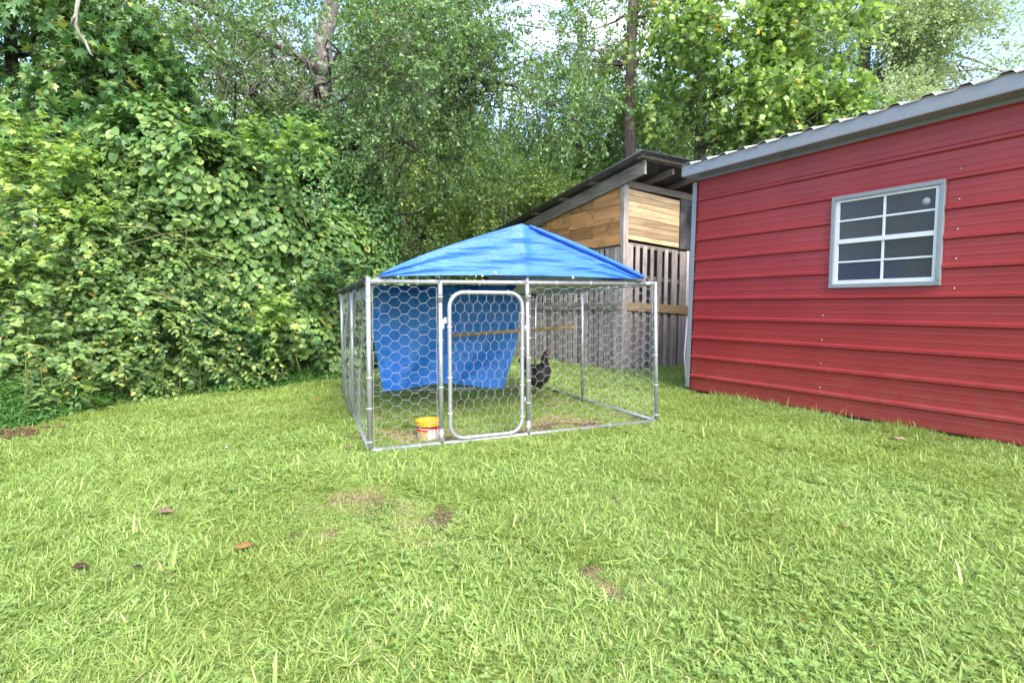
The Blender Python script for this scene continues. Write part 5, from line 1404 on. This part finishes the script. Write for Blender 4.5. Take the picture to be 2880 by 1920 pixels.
for i, (lb, u, Y, vt, r0, ln) in enumerate(und):
    cs = [(*E_(u + random.uniform(-80, 80), vt + random.uniform(40, 120), Y, 1.7, 1.2, 1.5), 380), (*E_(u + random.uniform(-120, 120), 560 + random.uniform(-40, 60), Y + .5, 1.7, .9, 1.4), 300), (*E_(u + random.uniform(-60, 100), 470, Y - 1, 1.3, .7, 1.2), 200)]
    tree_at('forest_tree', lb, u, Y, vt, r0, cs, 'quad', [L_under, L_forest, L_under][i % 3], [B_grey, B_dark][i % 2], 100 + 3 * i, 20, .75, .095, gaps=.22, lean=ln, limbs=3)['group'] = 'forest trees behind the pen'
# understory saplings (yellow green layer)
for i, (lb, u, v, Y, w_, h_, mt) in enumerate([('yellow green understory bush above the left end of the shed roof', 1420, 560, 14, 1.3, 1.0, L_under), ('dark evergreen bush between tarp roof and vine shrub', 1130, 700, 13, 1.0, .6, L_forest),
        ('pale understory bush directly over the tarp slope', 1260, 640, 15, 1.6, .9, L_under), ('low yellowing bush behind the rear wire of the pen', 1080, 745, 11, .6, .28, L_under), ('dim bush at the foot of the paired grey trunks', 1200, 730, 16, 1.4, .6, L_forest),
        ('bright bush behind the top of the shed roof', 1640, 560, 15, 1.4, .8, L_under), ('grey green bush just right of the shed roof tip', 1930, 520, 14, 1.1, .5, L_forest)]):
    c_ = at(u, v, Y); t_ = thing('understory_bush', lb, 'bush', (c_[0], c_[1], 0), 'bushes at the edge of the wood')
    cs = [(c_[0], c_[1], c_[2], w_, w_ * .8, h_, 420), (c_[0], c_[1], c_[2] * .5, w_, w_ * .8, c_[2] * .5, 260)]
    put_leaves(t_, twigs(cs, 130 + i, 16, .5, .085, gaps=.2), 'quad', mt, 0)
    tree_wood(t_, [(c_[0], c_[1], 0), (c_[0], c_[1], c_[2] * .5), (c_[0], c_[1], c_[2])], [.05, .04, .02], cs, 140 + i, B_dark, 4, .03, 2)
# far wood: one mass
fw_ = []
rgf = np.random.default_rng(150)
for i in range(46):
    Y = rgf.uniform(26, 46); u = -350 + 3500 * (i + rgf.random()) / 46
    vt = 330 if u < 1100 else (250 if u < 1350 else (430 if u < 1650 else (260 if u < 2300 else 520)))
    v = vt + rgf.uniform(-30, 120); c_ = at(u, v, Y); fw_.append((c_[0], c_[1], c_[2] * .62, 3.0, 2.2, c_[2] * .45, 560))
for i in range(26):
    Y = rgf.uniform(20, 30); u = -300 + 3000 * (i + rgf.random()) / 26; c_ = at(u, 690, Y); fw_.append((c_[0], c_[1], 1.6, 2.2, 1.6, 2.0, 330))
fr_t = thing('far_wood', 'dense far wood closing off the view behind everything', 'wood', (0, 34, 0))
put_leaves(fr_t, twigs(fw_, 151, 16, 1.3, .26, gaps=.12, gscale=.3), 'quad', L_forest, 0, 'foliage'); fr_t['kind'] = 'stuff'
tkm = MB()
for i in range(60):
    Y = rgf.uniform(20, 42); u = -200 + 2600 * rgf.random(); b_ = at(u, 880, Y) * np.array([1, 1, 0]); h_ = rgf.uniform(8, 15); r_ = rgf.uniform(.07, .17)
    tkm.tube([b_, b_ + np.array([rgf.normal() * .2, 0, h_ * .5]), b_ + np.array([rgf.normal() * .5, 0, h_])], [r_, r_ * .8, r_ * .4], 6, caps=False)
tkm.build('trunk', B_grey, fr_t)['kind'] = 'stuff'
# trees on the left behind the hedge, and hedge continuing out of frame
for i, (lb, u, v, Y, w_, h_, mt) in enumerate([('tall tree closing the view behind the dark sweetgum', 150, 250, 12, 2.4, 2.4, L_forest), ('leafy tree glimpsed behind the bare grey twigs', 620, 200, 13, 2.2, 2.2, L_under), ('tree behind the big oak trunk', 850, 350, 14.5, 2.0, 2.2, L_forest), ('tree showing through the top of the oak canopy', 1130, 60, 16, 2.4, 1.8, L_under)]):
    c_ = at(u, v, Y); cs = [(c_[0], c_[1], c_[2], w_, w_ * .7, h_, 900), (c_[0], c_[1], c_[2] * .45, w_, w_ * .7, c_[2] * .45, 420)]
    tree_at('forest_tree', lb, u, Y, v - 150, .13, cs, 'quad', mt, B_grey, 160 + 3 * i, 18, .8, .10, gaps=.12, limbs=4)['group'] = 'trees behind the hedge'
hx = thing('hedgerow', 'leafy hedgerow running on beside the lawn beyond the photo edge', 'hedge', (-6, 1.5, 0))  # unseen; added for the reflection in the garage window
hxe = [(-6.4, 3.4, 1.6, 1.3, 1.3, 1.7), (-6.6, 1.2, 1.5, 1.4, 1.5, 1.7), (-6.6, -1.2, 1.6, 1.4, 1.5, 1.8), (-6.4, -3.6, 1.5, 1.4, 1.5, 1.7), (-7.5, 1.5, 3.5, 1.8, 3.5, 1.8), (-7.5, -3, 3.4, 1.8, 3, 1.8)]
put_leaves(hx, shell(hxe, 14000, .12, 171, depth=.5, face_only=False), 'quad', L_bramble, 0)
MB().tube([(-6.8, 1.2, 0), (-6.8, 1.2, 3)], .06, 6).build('stem', B_dark, hx)

# ---- ground cover fringe at the foot of the hedge
edge = [gnd(*q) for q in ((-60, 1200), (60, 1185), (200, 1150), (370, 1115), (514, 1100), (640, 1092), (735, 1080), (860, 1064), (985, 1055))]
P_ = []
rgc = np.random.default_rng(181)
for i in range(34000):
    k = rgc.integers(len(edge) - 1); f = rgc.random(); b_ = edge[k] * (1 - f) + edge[k + 1] * f; away = np.array([-.6, .8, 0])
    w_ = rgc.random() ** .8; hmx = .04 + .40 * min(1, w_ * 1.5) * (.6 + .6 * (mnoise.noise(Vector((b_[0] * 2.5, b_[1] * 2.5, 0))) + .3))
    P_.append(b_ + away * (w_ * 1.3 - .55) + np.array([0, 0, max(.02, hmx * rgc.random() ** .45)]))
P_ = np.array(P_); m = len(P_)
gme = leaf_mesh('ground_cover', 'lance', P_, nrm(rgc.normal(size=(m, 3)) + [0, 0, .15]), nrm(rgc.normal(size=(m, 3)) * .4 + [0, -.2, 1]), .062 * rgc.lognormal(0, .25, m), rgc.random(m))
gme.materials.append(L_cover); o = bpy.data.objects.new('ground_cover', gme); COL.objects.link(o); tag(o, 'dense low green ground cover along the foot of the hedge', 'ground cover', kind='stuff')
M_blue = plain_mat('blue petals', (.03, .10, .75), .5)
rgw = np.random.default_rng(190)
wl = ['broad-leaved weed at the very left of the lawn edge', 'second broad-leaved weed from the left lawn edge', 'leafy weed in front of the leftmost goldenrod', 'leafy weed below the arching bramble canes', 'bushy weed left of the short goldenrod clump', 'bushy weed right of the short goldenrod clump', 'leafy weed at the foot of the tallest goldenrod', 'leafy weed among the blue flowers', 'leafy weed where the lawn edge bends toward the pen', 'low weed left of the yellowish sweetgum', 'low weed under the yellowish sweetgum', 'low weed right of the yellowish sweetgum', 'weed at the foot of the vine mound', 'weed nearest the pen along the hedge foot']
for i, (u, v) in enumerate(((-10, 1190), (60, 1185), (120, 1175), (190, 1160), (260, 1145), (330, 1130), (400, 1122), (470, 1112), (540, 1105), (620, 1100), (690, 1092), (760, 1085), (840, 1075), (920, 1064))):
    b_ = gnd(u, v); t_ = thing('leafy_weed', wl[i], 'weed', tuple(b_), 'broad-leaved weeds along the hedge foot'); sm = MB(); S_, D_2, L_ = [], [], []
    for k in range(9):
        d = nrm(rgw.normal(size=3) * [.5, .5, .1] + [0, -.1, 1]); S_.append(b_ + rgw.normal(size=3) * [.12, .08, 0]); D_2.append(d); L_.append(rgw.uniform(.25, .62 if u < 500 else .42))
    put_leaves(t_, sprays(S_, D_2, L_, 12, .10 if u < 500 else .08, 191 + i, sag=.1, mb=sm, rad=.003, leafup=1.0, taper=.35), 'oval' if i % 2 else 'lance', [L_weed, L_bramble][i % 2], 24 if u < 500 else 0); sm.build('stem', B_twig, t_)
for i, (u, v) in enumerate(((365, 960), (333, 990), (398, 1042), (484, 1046), (502, 1037), (466, 1097), (556, 1077), (770, 1010), (818, 968))):
    b_ = gnd(u, min(v + 60, 1110)); f_ = at(u, v, b_[1] - .12); t_ = thing('dayflower', ['small blue flower highest among the brambles', 'blue flower left below the tall goldenrod', 'blue flower under the goldenrod rosette', 'left of a close pair of blue flowers over the ground cover', 'right of a close pair of blue flowers over the ground cover', 'blue flower lowest at the lawn edge', 'blue flower low in front of the sweetgum hollow', 'blue flower in the ground cover nearer the pen', 'blue flower under the low sweetgum leaves'][i], 'flower', (f_[0], f_[1], 0), 'blue dayflowers')
    MB().tube([(f_[0], f_[1] + .05, max(.0, f_[2] - .25)), f_ + [0, 0, -.1], f_], .002, 4).build('stem', B_twig, t_)
    m_ = MB()
    for s_ in (-1, 1): m_.ball(f_ + np.array([s_ * .009, 0, .006]), .009, 6, (1, .4, 1))
    m_.build('petals', M_blue, t_)

# ================================================================== GRASS
G_green = leaf_mat('lawn blade', [(0, (.08, .14, .026)), (.30, (.17, .255, .042)), (.7, (.28, .38, .068)), (.90, (.38, .46, .13)), (.965, (.34, .33, .12)), (1, (.42, .32, .17))], .42, .32, .4, .6, (.25, .32, .05))
G_dry = leaf_mat('dry blade', [(0, (.20, .20, .06)), (.4, (.34, .26, .12)), (1, (.42, .30, .17))], .7, .2, .2)
G_clover = leaf_mat('clover leaf', [(0, (.15, .25, .04)), (1, (.25, .36, .08))], .45, .35, .4)
def blades(n, size, L0, wd, lean, seed, base_=(0, 0, 0), curl=.5):
    """curved blades in a square patch; 5 triangles each -> (verts, faces, rnd)"""
    rg_ = np.random.default_rng(seed)
    x = rg_.uniform(-size / 2, size / 2, (n, 2)); L = L0 * rg_.lognormal(0, .35, n); an = rg_.uniform(0, 2 * math.pi, n); el = np.clip(rg_.normal(lean, .33, n), .08, 1.5)
    dr = np.stack([np.cos(an), np.sin(an)], 1); sd = np.stack([-np.sin(an), np.cos(an)], 1); w_ = wd * rg_.lognormal(0, .3, n)
    twist = rg_.normal(0, .5, n)
    V = np.zeros((n, 7, 3)); t = np.array([0, .35, .7, 1.0])
    for k, tt in enumerate(t):
        e = el - curl * tt * rg_.uniform(.4, 1.6, n) * .8
        if k == 0: c_ = np.concatenate([x, np.zeros((n, 1))], 1)
        else: c_ = c_ + np.concatenate([dr * (np.cos(e) * L * (t[k] - t[k - 1]))[:, None], (np.sin(e) * L * (t[k] - t[k - 1]))[:, None]], 1)
        wk = w_ * (1, 1.05, .75, 0)[k] / 2
        s3 = np.concatenate([sd * np.cos(twist)[:, None], np.sin(twist)[:, None] * .8], 1) * wk[:, None]
        if k < 3: V[:, 2 * k] = c_ - s3; V[:, 2 * k + 1] = c_ + s3
        else: V[:, 6] = c_
    V[:, :, 2] = np.maximum(V[:, :, 2], .001)
    F = [(0, 1, 3, 2), (2, 3, 5, 4), (4, 5, 6)]
    return V, F, rg_.random(n)
def patch(name, parts):
    vs, fl, st, tot, rn, mi = [], [], [], [], [], []; nv = 0; mats = []
    for V, F, r_, mat in parts:
        n, k, _ = V.shape; vs.append(V.reshape(-1, 3)); rn.append(np.repeat(r_, k))
        flat = np.concatenate([np.array(f) for f in F]); lens = np.array([len(f) for f in F])
        fl.append((np.arange(n)[:, None] * k + flat[None] + nv).ravel()); tot.append(np.tile(lens, n))
        if mat not in mats: mats.append(mat)
        mi.append(np.full(n * len(F), mats.index(mat))); nv += n * k
    vs = np.concatenate(vs); fl = np.concatenate(fl); tot = np.concatenate(tot); mi = np.concatenate(mi); rn = np.concatenate(rn)
    me = bpy.data.meshes.new(name); me.vertices.add(len(vs)); me.vertices.foreach_set('co', vs.astype(np.float32).ravel())
    me.loops.add(len(fl)); me.loops.foreach_set('vertex_index', fl.astype(np.int32)); me.polygons.add(len(tot))
    me.polygons.foreach_set('loop_start', np.concatenate([[0], np.cumsum(tot)[:-1]]).astype(np.int32)); me.polygons.foreach_set('loop_total', tot.astype(np.int32))
    me.update(calc_edges=True); me.polygons.foreach_set('material_index', mi.astype(np.int32)); me.polygons.foreach_set('use_smooth', np.ones(len(tot), bool))
    for m_ in mats: me.materials.append(m_)
    a = me.attributes.new('rnd', 'FLOAT', 'POINT'); a.data.foreach_set('value', rn.astype(np.float32))
    return bpy.data.objects.new(name, me)
def clover(n, size, seed):
    rg_ = np.random.default_rng(seed); V = []; rn = []
    for _ in range(n):
        c_ = np.array([*rg_.uniform(-size / 2, size / 2, 2), rg_.uniform(.02, .045)]); a0 = rg_.uniform(0, 6)
        for k in range(3):
            a = a0 + k * 2.09; d = np.array([math.cos(a), math.sin(a), .15]); s_ = np.array([-math.sin(a), math.cos(a), 0]); r_ = rg_.uniform(.007, .012)
            V.append([c_, c_ + d * r_ * .7 - s_ * r_ * .7, c_ + d * r_ * 1.5 - s_ * r_ * .45, c_ + d * r_ * 1.35, c_ + d * r_ * 1.5 + s_ * r_ * .45, c_ + d * r_ * .7 + s_ * r_ * .7]); rn.append(rg_.random())
    return np.array(V), [(0, 3, 2, 1), (0, 5, 4, 3)], np.array(rn)
PS = .42
def B(n, L, w_, lean, seed, mat=None, curl=.5): return (*blades(n, PS * 1.15, L, w_, lean, seed, curl=curl), mat or G_green)
pats = [patch('grass_patch_a', [B(7228, 0.0352, 0.00340, .42, 201), B(154, 0.0572, 0.00467, .55, 202), B(45, 0.0264, 0.00238, .3, 203, G_dry)]),
        patch('grass_patch_b', [B(6196, 0.0405, 0.00407, .38, 204), B(216, 0.0616, 0.00527, .5, 205), B(61, 0.0264, 0.00238, .25, 206, G_dry)]),
        patch('grass_patch_c', [B(8950, 0.0282, 0.00238, .5, 207), (*clover(14, PS, 208), G_clover), B(45, 0.0264, 0.00221, .3, 209, G_dry)]),
        patch('grass_patch_d', [B(6367, 0.0352, 0.00382, .4, 210), (*clover(34, PS, 211), G_clover), B(82, 0.0660, 0.00492, .6, 212)]),
        patch('grass_patch_e', [B(794, 0.0264, 0.00238, .35, 213), B(4164, 0.0264, 0.00187, .25, 214, G_dry)]),      # worn
        patch('grass_patch_f', [B(3958, 0.0528, 0.00382, .75, 215), B(206, 0.0880, 0.00442, .95, 216)])]               # long fringe
gc = bpy.data.collections.new('grass_patches')
for q in pats: gc.objects.link(q)
spots = [(gnd(u, v), r_) for u, v, r_ in ((895, 1485, .07), (1225, 1475, .08), (975, 1405, .10), (1730, 1660, .07), (1690, 1410, .04), (1540, 1185, .10), (1300, 1130, .12))]
gp, gr, gs_, gi = [], [], [], []
rgg = np.random.default_rng(220)
penpoly = [FL, FR, RR_, RL]
def inpoly(x, y, poly):
    c_ = False
    for i in range(len(poly)):
        a, b_ = poly[i], poly[i - 1]
        if (a[1] > y) != (b_[1] > y) and x < (b_[0] - a[0]) * (y - a[1]) / (b_[1] - a[1]) + a[0]: c_ = not c_
    return c_
def wf(x, y):      # distance outside the pen's front rail
    q = np.array([x, y, 0]) - FL; s = q.dot(fdir)
    return q.dot(nf) if -.3 < s < FW + .3 else 9
y = .9
while y < 17:
    st = .21 if y < 3.4 else (.25 if y < 7 else .34)
    x = -(y * 1.05 + 1.2)
    while x < y * 1.05 + 1.2:
        xx, yy = x + rgg.normal() * .05, y + rgg.normal() * .05
        q = np.array([xx, yy, 0]) - B0; wn = q.dot(bn); ws = q.dot(bd)
        skip = (wn < .10 and ws > -.05 and wn > -5.7) or xx > 9
        sh = np.array([xx, yy, 0]) - S0
        if sh.dot(sa) > .05 and sh.dot(sb) > .1: skip = True
        # beyond the hedge line the lawn ends
        if xx < -2.0 and yy > 1 and yy > 5.35 + (xx + 5.2) * .98 + 1.4: skip = True
        if yy > 10.5 and rgg.random() < .5: skip = True
        if not skip:
            nn = mnoise.noise(Vector((xx * .9, yy * .9, 2))); r_ = rgg.random()
            k = 0 if nn > .15 else (1 if nn > -.08 else (2 if nn > -.2 else 3))
            if r_ < .35: k = int(rgg.integers(4))
            sc_ = rgg.uniform(.85, 1.15)
            inside = inpoly(xx, yy, penpoly)
            if inside: k = 2 if rgg.random() < .72 else 4; sc_ *= .95
            if 0.1 < wn < .3 and ws > 0: k = 5 if rgg.random() < .7 else k; sc_ = .9
            if -.25 < wf(xx, yy) < .18: sc_ *= .62
            for (c_, r2) in spots:
                dd = math.hypot(c_[0] - xx, c_[1] - yy)
                if dd < r2 + .06: k = 4; sc_ = .8
                elif dd < r2 + .26: sc_ = min(sc_, .62)
            gp.append((xx, yy, ground_h(xx, yy) - .002)); gr.append((rgg.normal() * .04, rgg.normal() * .04, rgg.uniform(0, 6.28))); gs_.append(sc_ * (1.0 if y < 7 else 1.25)); gi.append(k)
        x += st
    y += st
me = bpy.data.meshes.new('grass'); me.from_pydata(gp, [], [])
for nm_, ty, dat in (('rot', 'FLOAT_VECTOR', gr), ('scl', 'FLOAT', gs_), ('idx', 'INT', gi)):
    a = me.attributes.new(nm_, ty, 'POINT'); a.data.foreach_set('vector' if ty == 'FLOAT_VECTOR' else 'value', np.array(dat, dtype=np.int32 if ty == 'INT' else np.float32).ravel())
go = bpy.data.objects.new('grass', me); COL.objects.link(go); tag(go, 'short green lawn grass with clover and dry blades', 'grass', kind='stuff')
ng = bpy.data.node_groups.new('grass_scatter', 'GeometryNodeTree')
ng.interface.new_socket('Geometry', in_out='INPUT', socket_type='NodeSocketGeometry'); ng.interface.new_socket('Geometry', in_out='OUTPUT', socket_type='NodeSocketGeometry')
gi_ = ng.nodes.new('NodeGroupInput'); go_ = ng.nodes.new('NodeGroupOutput'); iop = ng.nodes.new('GeometryNodeInstanceOnPoints'); ci = ng.nodes.new('GeometryNodeCollectionInfo')
ci.inputs['Collection'].default_value = gc; ci.inputs['Separate Children'].default_value = True; ci.inputs['Reset Children'].default_value = True
iop.inputs['Pick Instance'].default_value = True
def natt(nm_, ty):
    a = ng.nodes.new('GeometryNodeInputNamedAttribute'); a.data_type = ty; a.inputs['Name'].default_value = nm_; return a.outputs['Attribute']
ng.links.new(gi_.outputs[0], iop.inputs['Points']); ng.links.new(ci.outputs[0], iop.inputs['Instance'])
ng.links.new(natt('idx', 'INT'), iop.inputs['Instance Index']); ng.links.new(natt('rot', 'FLOAT_VECTOR'), iop.inputs['Rotation']); ng.links.new(natt('scl', 'FLOAT'), iop.inputs['Scale'])
ng.links.new(iop.outputs[0], go_.inputs[0])
md = go.modifiers.new('scatter', 'NODES'); md.node_group = ng

# ---- fallen leaves
def dead(label, u, v, size, col, ang, tpl='lobed', curlz=.5, zz=.035):
    c_ = gnd(u, v, zz); me_v, me_f = TEMPL[tpl]; m_ = MB()
    a = R(ang); d = np.array([math.cos(a), math.sin(a), 0]); s_ = np.array([-math.sin(a), math.cos(a), 0])
    vs = [c_ + s_ * (x * size) + d * ((y - .5) * size) + np.array([0, 0, abs(x) * size * curlz * .45 + .3 * size * (y - .5) ** 2 + z * size]) for x, y, z in me_v]
    mt = plain_mat('dead leaf ' + label[:12], col, .6, var=.45, scale=40)
    m_.add(vs, me_f, True); m_.tube([c_ - d * .5 * size, c_ - d * .8 * size + [0, 0, .01]], .0012, 4)
    o = m_.build('fallen_leaf', mt); sl_ = o.modifiers.new('s', 'SOLIDIFY'); sl_.thickness = .0008; tag(o, label, 'leaf', 'fallen leaves on the lawn')
dead('large dry tan leaf folded open on the lawn', 462, 1441, .085, (.42, .27, .17), 10, 'oval', .7)
dead('smaller tan leaf touching the large folded one', 495, 1436, .05, (.38, .22, .13), 30, 'lance', .6)
dead('shiny orange brown leaf lying on grass tips', 688, 1538, .085, (.50, .22, .07), 40, 'oval', .5)
dead('dark brown curled leaf, lowest and leftmost on the lawn', 225, 1596, .06, (.12, .055, .03), 20, 'oval', .9)
dead('blackish scrap of leaf right of the dark brown one', 388, 1594, .035, (.08, .05, .045), 0, 'oval', .6)
dead('reddish leaf on the grass between hedge and pen', 893, 1121, .09, (.40, .16, .09), 5, 'lobed', .3)
dead('brown leaf lying just in front of the pen corner post', 984, 1258, .06, (.34, .19, .12), 50, 'oval', .5)
dead('brown upright leaf behind the yellow bucket', 1149, 1187, .06, (.30, .15, .09), 85, 'oval', .3, .05)
dead('pale tan leaf close to the foot of the red wall', 2527, 1229, .10, (.45, .30, .20), 0, 'lobed', .2)
dead('small dark curled leaf in front of the red wall', 2288, 1244, .05, (.15, .07, .04), 30, 'oval', .8)
dead('tiny pinkish leaf scrap on the right of the lawn', 2378, 1478, .03, (.45, .25, .2), 60, 'oval', .5)
dead('little orange leaf low on the right of the lawn', 2262, 1745, .03, (.5, .28, .1), 15, 'lance', .5)
# bark debris heap at the left edge
dbm = MB(); c0 = gnd(30, 1228); rr_ = random.Random(9)
for i in range(150):
    p_ = c0 + np.array([rr_.gauss(0, .14), rr_.gauss(0, .10), rr_.uniform(.0, .06)]); d = nrm(np.array([rr_.gauss(0, 1), rr_.gauss(0, 1), rr_.gauss(0, .4)])) * rr_.uniform(.02, .07)
    dbm.tube([p_, p_ + d], rr_.uniform(.002, .008), 4)
tag(dbm.build('bark_debris', plain_mat('brown mulch', (.22, .12, .07), .9, var=.7, scale=30)), 'small heap of brown bark and twigs at the left lawn edge', 'debris', kind='stuff')
dead('big dark maroon dead leaf on the bark heap', 80, 1222, .09, (.16, .06, .04), 70, 'lobed', .5, .06)
# daisy
c_ = gnd(637, 1256, .05); dt_ = thing('daisy', 'tiny white daisy in the lawn left of the pen', 'flower', (c_[0], c_[1], 0))
MB().tube([(c_[0], c_[1], 0), c_], .0012, 4).build('stem', B_twig, dt_); MB().lathe(c_, [(.0001, .004), (.011, .002), (.012, 0)], 10).build('petals', M_white, dt_)
